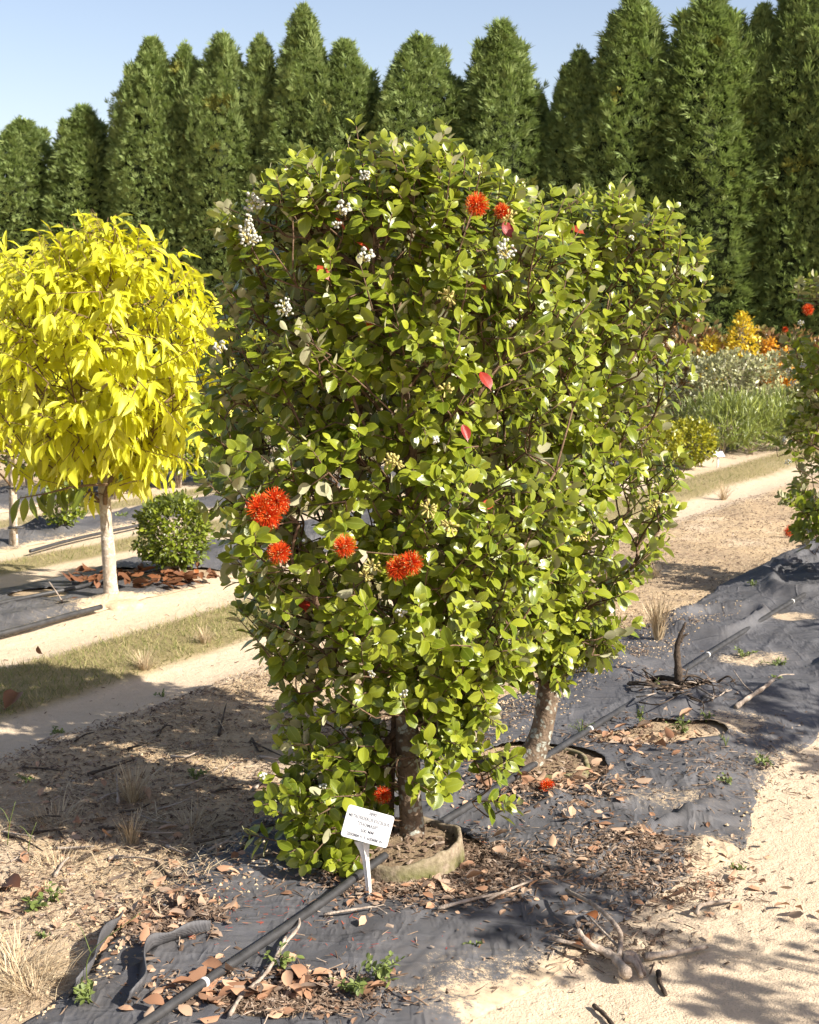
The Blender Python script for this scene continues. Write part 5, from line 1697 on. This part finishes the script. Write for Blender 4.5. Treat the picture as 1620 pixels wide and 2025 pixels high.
for i in range(46):
    px = sk.uniform(0, 520); py = sk.uniform(1420, 1720); L = sk.uniform(30, 110); a_ = sk.normal(-0.25, 0.5)
    stick('thin dry twig among the scattered twigs on the rough ground left of the shrub', [(px, py, 0.006), (px + L * .5 * math.cos(a_), py + L * .35 * math.sin(a_) + sk.normal(0, 4), sk.uniform(0.005, 0.03)),
          (px + L * math.cos(a_), py + L * .6 * math.sin(a_), sk.uniform(0.003, 0.04))], sk.uniform(0.003, 0.007), 0.002, 'driftwood' if i % 2 else 'dark_wood', 'twig', 'twig', 'dry twigs on the rough ground at left')
for i in range(26):
    px = sk.uniform(1270, 1440); py = sk.uniform(1365, 1415); L = sk.uniform(30, 90); a_ = sk.normal(0.0, 0.7)
    stick('thin dark twig in the tangle around the dead stem', [(px - L / 2, py, 0.01), (px, py - sk.uniform(0, 6), sk.uniform(0.02, 0.06)), (px + L * .5 * math.cos(a_), py + L * .25 * math.sin(a_), 0.012)],
          sk.uniform(0.003, 0.006), 0.002, 'dark_wood' if i % 3 else 'driftwood', 'twig', 'twig', 'twigs tangled around the dead stem')


# ------------------------------------------------------------------ fallen leaves
def leaf_cluster(rng, N):
    pass


FALL_M = {m: [mesh_arrays('fallen_leaf', t.V, t.loops, t.tot, {'luv': t.luv, 'rnd': np.zeros(len(t.V)), 'age': np.zeros(len(t.V))}, True, [MAT[m]]) for t in FALLEN] for m in ('dry_leaf', 'rust_dry_leaf')}
fl = np.random.default_rng(17)


def pxcloud(rng, N, cx, cy, rx, ry, gauss=True):
    if gauss:
        q = rng.normal(0, 0.5, (N, 2))
    else:
        r_ = np.sqrt(rng.uniform(0, 1, N)); a_ = rng.uniform(0, 6.283, N); q = np.stack([r_ * np.cos(a_), r_ * np.sin(a_)], 1)
    x, y = G(cx + q[:, 0] * rx, cy + q[:, 1] * ry)
    return x, y


def fallen(N, cx, cy, rx, ry, label, group, size=(0.042, 0.072), mat='dry_leaf', gauss=True):
    x, y = pxcloud(fl, N, cx, cy, rx, ry, gauss)
    z = top_h(x, y) + (0.045 if mat == 'rust_dry_leaf' else 0.010)
    for i in range(N):
        o = solo('fallen_leaf', FALL_M[mat][fl.integers(0, 5)], label, 'leaf', (x[i], y[i], z[i] + fl.uniform(0, 0.015)), group)
        o.rotation_euler = (fl.normal(0, 0.22) + (math.pi if fl.uniform() < 0.4 else 0), fl.normal(0, 0.2), fl.uniform(0, 6.28))
        s = fl.uniform(*size); o.scale = (s, s, s)


fallen(52, 520, 1995, 190, 50, 'curled tan leaf in the heap of dry leaves at the bottom edge', 'dry leaves heaped at the bottom edge')
fallen(45, 1090, 1575, 150, 45, 'dry brown leaf in the litter at the foot of the rear shrub', 'dry leaves at the foot of the rear shrub')
fallen(26, 1260, 1480, 130, 28, 'dry pinkish brown leaf in the hollow of the mat behind the rear trunk', 'dry leaves in the hollow of the mat')
fallen(30, 320, 1840, 110, 45, 'dry leaf in the sandy tear of the mat at left', 'dry leaves in the torn part of the mat', (0.03, 0.06))
fallen(22, 850, 1760, 160, 60, 'dry leaf lying around the mossy pot', 'dry leaves around the mossy pot', (0.04, 0.065))
fallen(14, 1180, 1720, 260, 90, 'single dry leaf lying on the dark mat right of the pot', 'dry leaves on the mat right of the pot', (0.04, 0.06))
fallen(20, 260, 1690, 300, 130, 'dry leaf scattered on the rough ground at left', 'dry leaves on the rough ground at left', (0.04, 0.07))
fallen(8, 1480, 1800, 120, 60, 'dry leaf on the sandy path at right', 'dry leaves on the sandy path', (0.04, 0.06))
fallen(70, 250, 1166, 120, 14, 'big brown leaf in the heap behind the yellow tree trunk', 'brown leaves heaped behind the yellow tree', (0.07, 0.12), 'rust_dry_leaf', False)
fallen(30, 375, 1160, 55, 10, 'big brown leaf in the heap beside the round bush', 'brown leaves heaped beside the round bush', (0.06, 0.11), 'rust_dry_leaf', False)
for (px, py, s, lab) in [(10, 1412, 0.17, 'large rust-brown leaf on the grass at the left edge'), (1165, 1872, 0.08, 'orange-brown leaf beside the driftwood knot, lower one'), (1178, 1846, 0.06, 'orange-brown leaf behind the driftwood knot, upper one'),
                         (40, 1772, 0.11, 'large curled brown leaf on the sand at the left edge'), (110, 1208, 0.13, 'orange leaf on the mat left of the yellow tree'), (85, 1300, 0.07, 'small orange leaf on the sandy track below the yellow tree')]:
    x, y = G(px, py); x = float(x); y = float(y)
    o = solo('fallen_leaf', FALL_M['rust_dry_leaf'][fl.integers(0, 5)], lab, 'leaf', (x, y, tz(x, y) + 0.02))
    o.rotation_euler = (fl.normal(0.2, 0.2), fl.normal(0, 0.2), fl.uniform(0, 6.28)); o.scale = (s, s, s)
x, y = G(1562, 1062)
o = put_part('fallen_flower', FLOWERS[1][0], None, (float(x), float(y), 0.04), (0, 0, 0), 1.3)
o['label'] = 'orange fallen flower on dry ground below the right edge shrub'; o['category'] = 'flower'
part('florets', FLOWERS[1][1], o)

# ------------------------------------------------------------------ litter, clods, straw: too many to count
CHIP = [Template([(-0.5, -0.2, 0), (0.5, -0.16, 0.05), (0.45, 0.2, 0.12), (-0.4, 0.22, 0.03), (0.05, 0.0, 0.16)], [(0, 1, 4), (1, 2, 4), (2, 3, 4), (3, 0, 4)]),
        Template([(-0.9, -0.08, 0), (0.9, -0.06, 0.08), (0.85, 0.07, 0.1), (-0.85, 0.08, 0.02), (0, 0, 0.14)], [(0, 1, 4), (1, 2, 4), (2, 3, 4), (3, 0, 4)])]
CLOD = [Template(np.array([(1, 0, 0), (-0.8, 0.1, 0), (0, 1, 0), (0.1, -0.9, 0), (0.1, 0, 0.75)]) * 0.5, [(0, 2, 4), (2, 1, 4), (1, 3, 4), (3, 0, 4)]),
        Template(np.array([(0.8, 0.3, 0), (-0.9, 0.2, 0), (0, 0.8, 0.1), (-0.1, -0.9, 0), (-0.1, 0.1, 0.9)]) * 0.5, [(0, 2, 4), (2, 1, 4), (1, 3, 4), (3, 0, 4)])]
NEEDLE = [Template([(-0.012, 0, 0), (0.012, 0, 0), (0.010, 0.5, 0.10), (-0.010, 0.5, 0.10), (0.008, 1, 0.02), (-0.004, 1, 0.02)], [(0, 1, 2, 3), (3, 2, 4, 5)]),
          Template([(-0.014, 0, 0), (0.014, 0, 0), (0.05, 0.5, 0.03), (0.03, 0.5, 0.03), (0.01, 1, -0.05), (0.0, 1, -0.05)], [(0, 1, 2, 3), (3, 2, 4, 5)])]
BLADE = [Template([(-0.03, 0, 0), (0.03, 0, 0), (0.02, 0.55, 0.12), (-0.02, 0.55, 0.12), (0, 1, 0.0)], [(0, 1, 2, 3), (3, 2, 4)]),
         Template([(-0.03, 0, 0), (0.03, 0, 0), (0.025, 0.5, 0.05), (-0.02, 0.5, 0.05), (0, 0.95, -0.2)], [(0, 1, 2, 3), (3, 2, 4)])]
lr = np.random.default_rng(23)


def flat_frames(N, rng, tilt=0.35):
    a_ = rng.uniform(0, 6.283, N)
    Y = np.stack([np.cos(a_), np.sin(a_), rng.normal(0, tilt, N)], 1)
    Z = np.stack([rng.normal(0, tilt, N), rng.normal(0, tilt, N), np.ones(N)], 1)
    return frames(Y, Z)


def loose(name, label, clouds, temps, mat, size, tilt=0.35, lift=0.0, rng=lr):
    X, Y, L = [], [], []
    for (N, cx, cy, rx, ry, g) in clouds:
        x, y = pxcloud(rng, N, cx, cy, rx, ry, g); X.append(x); Y.append(y)
    x = np.concatenate(X); y = np.concatenate(Y); N = len(x)
    z = top_h(x, y) + lift * 0.2 + rng.uniform(0, 0.006, N)
    me = scatter(name, temps, rng.integers(0, len(temps), N), flat_frames(N, rng, tilt), np.stack([x, y, z], 1), rng.uniform(size[0], size[1], N) * rng.uniform(0.5, 1.0, N), rng.uniform(0, 1, N), None, False, [MAT[mat]])
    setting(name, me, 'stuff', label)


loose('bark_litter', 'brown bark chips and crumbled leaves on the mat around the pots', [
    (2400, 850, 1775, 220, 55, True), (1500, 960, 1740, 110, 60, True), (2000, 1080, 1580, 170, 55, True), (1320, 1230, 1700, 170, 45, True), (880, 1300, 1760, 180, 50, True), (1980, 330, 1845, 110, 45, True),
    (2640, 560, 2000, 200, 40, True), (500, 1200, 1870, 150, 60, True), (500, 1280, 1480, 160, 35, True), (400, 1340, 1395, 110, 25, True), (500, 1260, 1680, 60, 12, True), (700, 700, 1740, 120, 50, True),
    (528, 1430, 1540, 200, 80, True)], CHIP, 'litter', (0.010, 0.030), 0.35, 0.014)
loose('leaf_crumbs', 'broken dry leaf pieces scattered over the mat and sand', [
    (300, 850, 1780, 260, 60, True), (260, 1080, 1580, 200, 60, True), (260, 500, 1990, 240, 50, True), (200, 320, 1850, 130, 60, True), (200, 1250, 1740, 280, 90, True), (260, 260, 1650, 420, 200, False),
    (120, 1270, 1480, 180, 40, True)], SMALL_LEAVES, 'dry_leaf', (0.018, 0.05), 0.4, 0.016)


def row_cloud(rng, N, t0, t1, n0, n1, seed=None, thr=0.0):
    t = rng.uniform(t0, t1, N); n = rng.uniform(n0, n1, N)
    x, y = row_xy(t, n)
    if seed is not None:
        m = fbm(x * 2.2, y * 2.2, seed, 4) > thr
        x, y = x[m], y[m]
    return x, y


def loose_rows(name, label, rows, temps, mat, size, tilt, lift=0.0, upright=False, rng=lr, kind='stuff'):
    X, Y = [], []
    for r_ in rows:
        x, y = row_cloud(rng, *r_); X.append(x); Y.append(y)
    x = np.concatenate(X); y = np.concatenate(Y); N = len(x)
    z = top_h(x, y) + lift
    if upright:
        a_ = rng.uniform(0, 6.283, N)
        Yv = np.stack([np.cos(a_) * tilt, np.sin(a_) * tilt, np.ones(N) * rng.uniform(0.2, 1, N)], 1); Zv = np.stack([np.cos(a_), np.sin(a_), np.zeros(N) - 0.3], 1) + rng.normal(0, 0.3, (N, 3))
        Fm = frames(Yv, Zv)
    else:
        Fm = flat_frames(N, rng, tilt)
    me = scatter(name, temps, rng.integers(0, len(temps), N), Fm, np.stack([x, y, z], 1), rng.uniform(size[0], size[1], N) * rng.uniform(0.5, 1, N), rng.uniform(0, 1, N), None, False, [MAT[mat]])
    setting(name, me, kind, label)


loose_rows('sand_clods', 'crumbly sand clods on the rough ground left of the mat', [(26000, 1.5, 7.5, 2.3, 4.0, 51, -0.2), (4000, 7, 13, 2.7, 4.0), (2500, 2, 6, 0.5, 1.4, 61, 0.1)], CLOD, 'clod', (0.006, 0.024), 0.3, -0.001)
loose_rows('ground_chips', 'small brown chips and bits of twig over the rough ground', [(30000, 1.5, 7.0, 2.4, 3.95, 52, -0.12), (9000, 7, 13, 2.7, 4.0), (2200, 2.5, 8, 0.3, 1.6, 71, 0.0), (1500, 1.5, 6.5, 1.4, 2.6, 81, 0.1), (900, 4, 14, 3.9, 5.4)],
           CHIP, 'litter', (0.008, 0.028), 0.3, 0.003)
loose_rows('straw', 'dry straw lying on the rough ground left of the shrub', [(7000, 1.8, 6.0, 2.5, 3.8, 91, -0.05), (4500, 6, 13, 2.7, 3.9, 92, -0.1)], NEEDLE, 'straw', (0.05, 0.15), 0.12, 0.006)
loose_rows('grass_strip', 'short yellow-green grass between the two wheel tracks', [(28000, 3.2, 9.5, 4.34, 4.96, 93, -0.35), (10000, 9.5, 20, 4.34, 4.96, 93, -0.35)], BLADE, 'grass', (0.025, 0.075), 0.8, -0.004, True)
loose_rows('grass_strip', 'short grass strip behind the yellow tree', [(9000, 5.5, 14, 6.78, 7.16, 94, -0.35), (5000, 6, 16, 8.3, 8.65, 94, -0.3)], BLADE, 'grass', (0.03, 0.08), 0.8, -0.004, True)
loose_rows('verge_grass', 'sparse dry grass at the right-hand verge of the sandy path', [(5000, 1.5, 5.0, -0.4, 0.62, 95, -0.1)], BLADE, 'straw', (0.04, 0.11), 0.9, 0.0, True)
loose_rows('verge_litter', 'brown litter under the grass of the right-hand verge', [(4000, 1.5, 5.0, -0.4, 0.60, 96, -0.2)], CHIP, 'litter', (0.01, 0.035), 0.4, 0.002)
# fine red stamens dropped on the mat
x, y = pxcloud(lr, 80, 500, 1850, 200, 60); x2, y2 = pxcloud(lr, 40, 700, 1900, 300, 60); x3, y3 = pxcloud(lr, 40, 900, 1680, 160, 60)
x = np.concatenate([x, x2, x3]); y = np.concatenate([y, y2, y3]); N = len(x)
me = scatter('fallen_stamens', [Template([(-0.03, 0, 0), (0.03, 0, 0), (0.03, 1, 0.03), (-0.03, 1, 0.03)], [(0, 1, 2, 3)])], np.zeros(N, int), flat_frames(N, lr, 0.1), np.stack([x, y, top_h(x, y) + 0.004], 1), lr.uniform(0.010, 0.022, N), lr.uniform(0, 1, N), None, False, [MAT['stamen']])
setting('fallen_stamens', me, 'stuff', 'fine red flower stamens dropped on the mat in front of the pot')


# ------------------------------------------------------------------ tufts and weeds
def tuft(label, px, py, n, size, mat, seed, spread=0.03, tilt=0.9, name='dry_grass_tuft', cat='grass', group='dry grass tufts'):
    rng = np.random.default_rng(seed)
    b_ = gp(px, py)
    a_ = rng.uniform(0, 6.283, n); tl = rng.uniform(0.1, 1, n) * tilt
    Y = np.stack([np.cos(a_) * tl, np.sin(a_) * tl, np.ones(n) * rng.uniform(0.35, 1, n)], 1)
    Z = np.stack([-np.cos(a_) * 0.2, -np.sin(a_) * 0.2, np.ones(n)], 1)
    P = np.stack([np.cos(a_) * spread * rng.uniform(0, 1, n), np.sin(a_) * spread * rng.uniform(0, 1, n), np.zeros(n)], 1)
    S = size * rng.uniform(0.5, 1.15, n)
    me = scatter(name, NEEDLE, rng.integers(0, 2, n), frames(Y, Z), P, np.stack([S * 0.9, S, S], 1), rng.uniform(0, 1, n), None, False, [MAT[mat]])
    return solo(name, me, label, cat, tuple(b_), group)


for i, (px, py, n, s, tl, lab) in enumerate([(70, 1985, 150, 0.11, 1.6, 'large flattened straw tuft in the bottom left corner'), (30, 1950, 140, 0.15, 1.6, 'straw tuft at the left edge above the bottom corner'),
                                             (262, 1590, 90, 0.12, 0.8, 'dry brown tuft in the shade left of the shrub'), (110, 1625, 90, 0.12, 1.4, 'flattened straw tuft in the shade at the far left'),
                                             (120, 1720, 80, 0.09, 1.4, 'pale straw tuft on the lit sand at left'), (260, 1670, 60, 0.10, 0.5, 'dead upright weed stalks at the shade edge'),
                                             (285, 1325, 110, 0.10, 1.0, 'dry straw tuft on the grass strip'), (405, 1275, 90, 0.09, 1.1, 'dry straw tuft on the grass strip near the shrub'),
                                             (1300, 1285, 90, 0.20, 0.35, 'upright dry grass tuft on the far mat edge'), (1292, 1145, 60, 0.11, 0.8, 'dry grass tuft behind the right side of the shrub'),
                                             (380, 1640, 90, 0.12, 1.5, 'straw tangle right of the dead weed stalks'), (1430, 985, 70, 0.16, 0.8, 'dry tuft beside the far track at right')]):
    tuft(lab, px, py, int(n * 1.8), s * (0.8 if tl > 1.2 else 1), 'straw', 700 + i, 0.03 if tl < 1.2 else 0.10, tl * (2.2 if tl > 1.2 else 1))


def weed(label, px, py, r, h, n, seed, size=0.022, thin=False):
    rng = np.random.default_rng(seed)
    b_ = gp(px, py)
    root = thing('weed', label, 'weed', tuple(b_), 'small green weeds')
    st_ = []; Ps = []; Ys = []
    ns = max(3, n // 9)
    for k in range(ns):
        a_ = rng.uniform(0, 6.283); e = np.array([math.cos(a_) * r * rng.uniform(.3, 1), math.sin(a_) * r * rng.uniform(.3, 1), h * rng.uniform(.4, 1)])
        c = np.array([e[0] * .3, e[1] * .3, e[2] * .6])
        st_.append((np.array([[0, 0, -0.005], c, e]), np.array([0.0016, 0.0013, 0.0009])))
        for q_ in range(n // ns):
            u_ = rng.uniform(0.3, 1.0)
            Ps.append(2 * u_ * (1 - u_) * c + u_ * u_ * e); Ys.append(rng.normal(size=3) + np.array([e[0] * 8, e[1] * 8, 0.4]))
    Ps = np.array(Ps); Ys = np.array(Ys); N = len(Ps)
    part('stems', tubes('stems', st_, [MAT['weed']], 4), root)
    me = scatter('leaves', THIN_LEAVES if thin else SMALL_LEAVES, rng.integers(0, 1 if thin else 2, N), frames(Ys, np.array([0, 0, 1.0]) + rng.normal(0, .3, (N, 3))), Ps, size * 0.72 * rng.uniform(.6, 1.3, N), rng.uniform(0, 1, N), rng.uniform(0, 1, N), True, [MAT['weed']])
    part('leaves', me, root, None, 'stuff')


for i, (px, py, r, h, n, s, lab) in enumerate([
        (60, 1805, 0.06, 0.04, 40, 0.03, 'flat green weed on the sand at the left edge'), (105, 1790, 0.05, 0.05, 36, 0.024, 'small leafy weed right of the flat one on the sand'), (85, 1868, 0.03, 0.02, 24, 0.018, 'tiny weed below the flat one at left'),
        (555, 1955, 0.05, 0.06, 50, 0.024, 'green weed among the dry leaves at the bottom edge'), (745, 1975, 0.08, 0.07, 90, 0.026, 'bright green weed at the bottom edge, right of the dry leaf heap'), (700, 1995, 0.07, 0.05, 80, 0.025, 'leafy weed spreading at the very bottom edge'),
        (180, 2020, 0.06, 0.04, 50, 0.03, 'weed in the bottom left corner beside the mat'), (55, 1545, 0.05, 0.03, 40, 0.018, 'weed in the shade at the far left'), (385, 1545, 0.06, 0.05, 50, 0.02, 'weed in the shade left of the shrub'),
        (590, 1490, 0.05, 0.05, 40, 0.02, 'weed at the foot of the shrub on its left'), (1150, 1482, 0.06, 0.08, 70, 0.02, 'feathery weed beside the pipe behind the rear trunk'), (1265, 1460, 0.05, 0.10, 40, 0.022, 'upright weed in the hollow of the mat'),
        (1350, 1470, 0.07, 0.08, 80, 0.02, 'bushy weed at the right of the hollow in the mat'), (1395, 1455, 0.04, 0.04, 40, 0.018, 'small weed on the mat edge right of the hollow'), (1435, 1495, 0.04, 0.05, 40, 0.02, 'light green weed tuft on the dusty mat'),
        (1510, 1525, 0.07, 0.02, 80, 0.018, 'low green weed patch on the mat near the path'), (1440, 1570, 0.05, 0.02, 60, 0.016, 'mossy weed cushion on the mat'), (1470, 1318, 0.07, 0.05, 80, 0.022, 'green weeds in the sandy hole of the far mat'),
        (1540, 1332, 0.08, 0.02, 80, 0.02, 'low weeds at the rim of the sandy hole'), (1490, 1182, 0.05, 0.03, 50, 0.022, 'weed patch on the far mat near the right edge'), (1295, 1395, 0.03, 0.06, 24, 0.02, 'seedling at the foot of the dead stem'),
        (1530, 1372, 0.04, 0.03, 40, 0.02, 'weed right of the broken branch'), (1460, 1722, 0.04, 0.02, 40, 0.016, 'tiny weed on the sandy path edge'), (940, 1897, 0.03, 0.02, 24, 0.014, 'tiny weed on the dusty mat at the bottom'),
        (110, 1440, 0.06, 0.02, 50, 0.02, 'low weed on the sandy wheel track at left'), (320, 1368, 0.04, 0.02, 30, 0.018, 'low weed on the wheel track near the shrub'), (245, 1032, 0.10, 0.05, 70, 0.03, 'weed patch on the strip behind the yellow trunk'),
        (782, 1702, 0.02, 0.03, 16, 0.014, 'seedling inside the pot rim'), (795, 1707, 0.015, 0.02, 12, 0.012, 'second seedling inside the pot rim, closer to the trunk')]):
    weed(lab, px, py, r, h, n, 800 + i, s, thin=(i == 10 or i == 14))
for i, (px, py, h, lab) in enumerate([(15, 1675, 0.14, 'thin bent grass stalk at the left edge'), (55, 1690, 0.10, 'thin forked green stalk near the left edge'), (175, 2000, 0.2, 'long thin green stalk leaning over the mat in the lower left corner')]):
    b_ = gp(px, py)
    p = smooth_path(np.array([[0, 0, 0], [0.01, 0, h * .5], [0.03 + 0.1 * (i == 2), 0, h]]), 5)
    solo('grass_stalk', tubes('grass_stalk', [(p, np.linspace(0.0016, 0.0008, len(p))), (smooth_path(np.array([[0.01, 0, h * .5], [-0.01, 0.01, h * .75], [-0.025, 0.01, h * .85]]), 5), np.linspace(0.0012, 0.0006, 11))], [MAT['weed']], 5), lab, 'grass', tuple(b_))
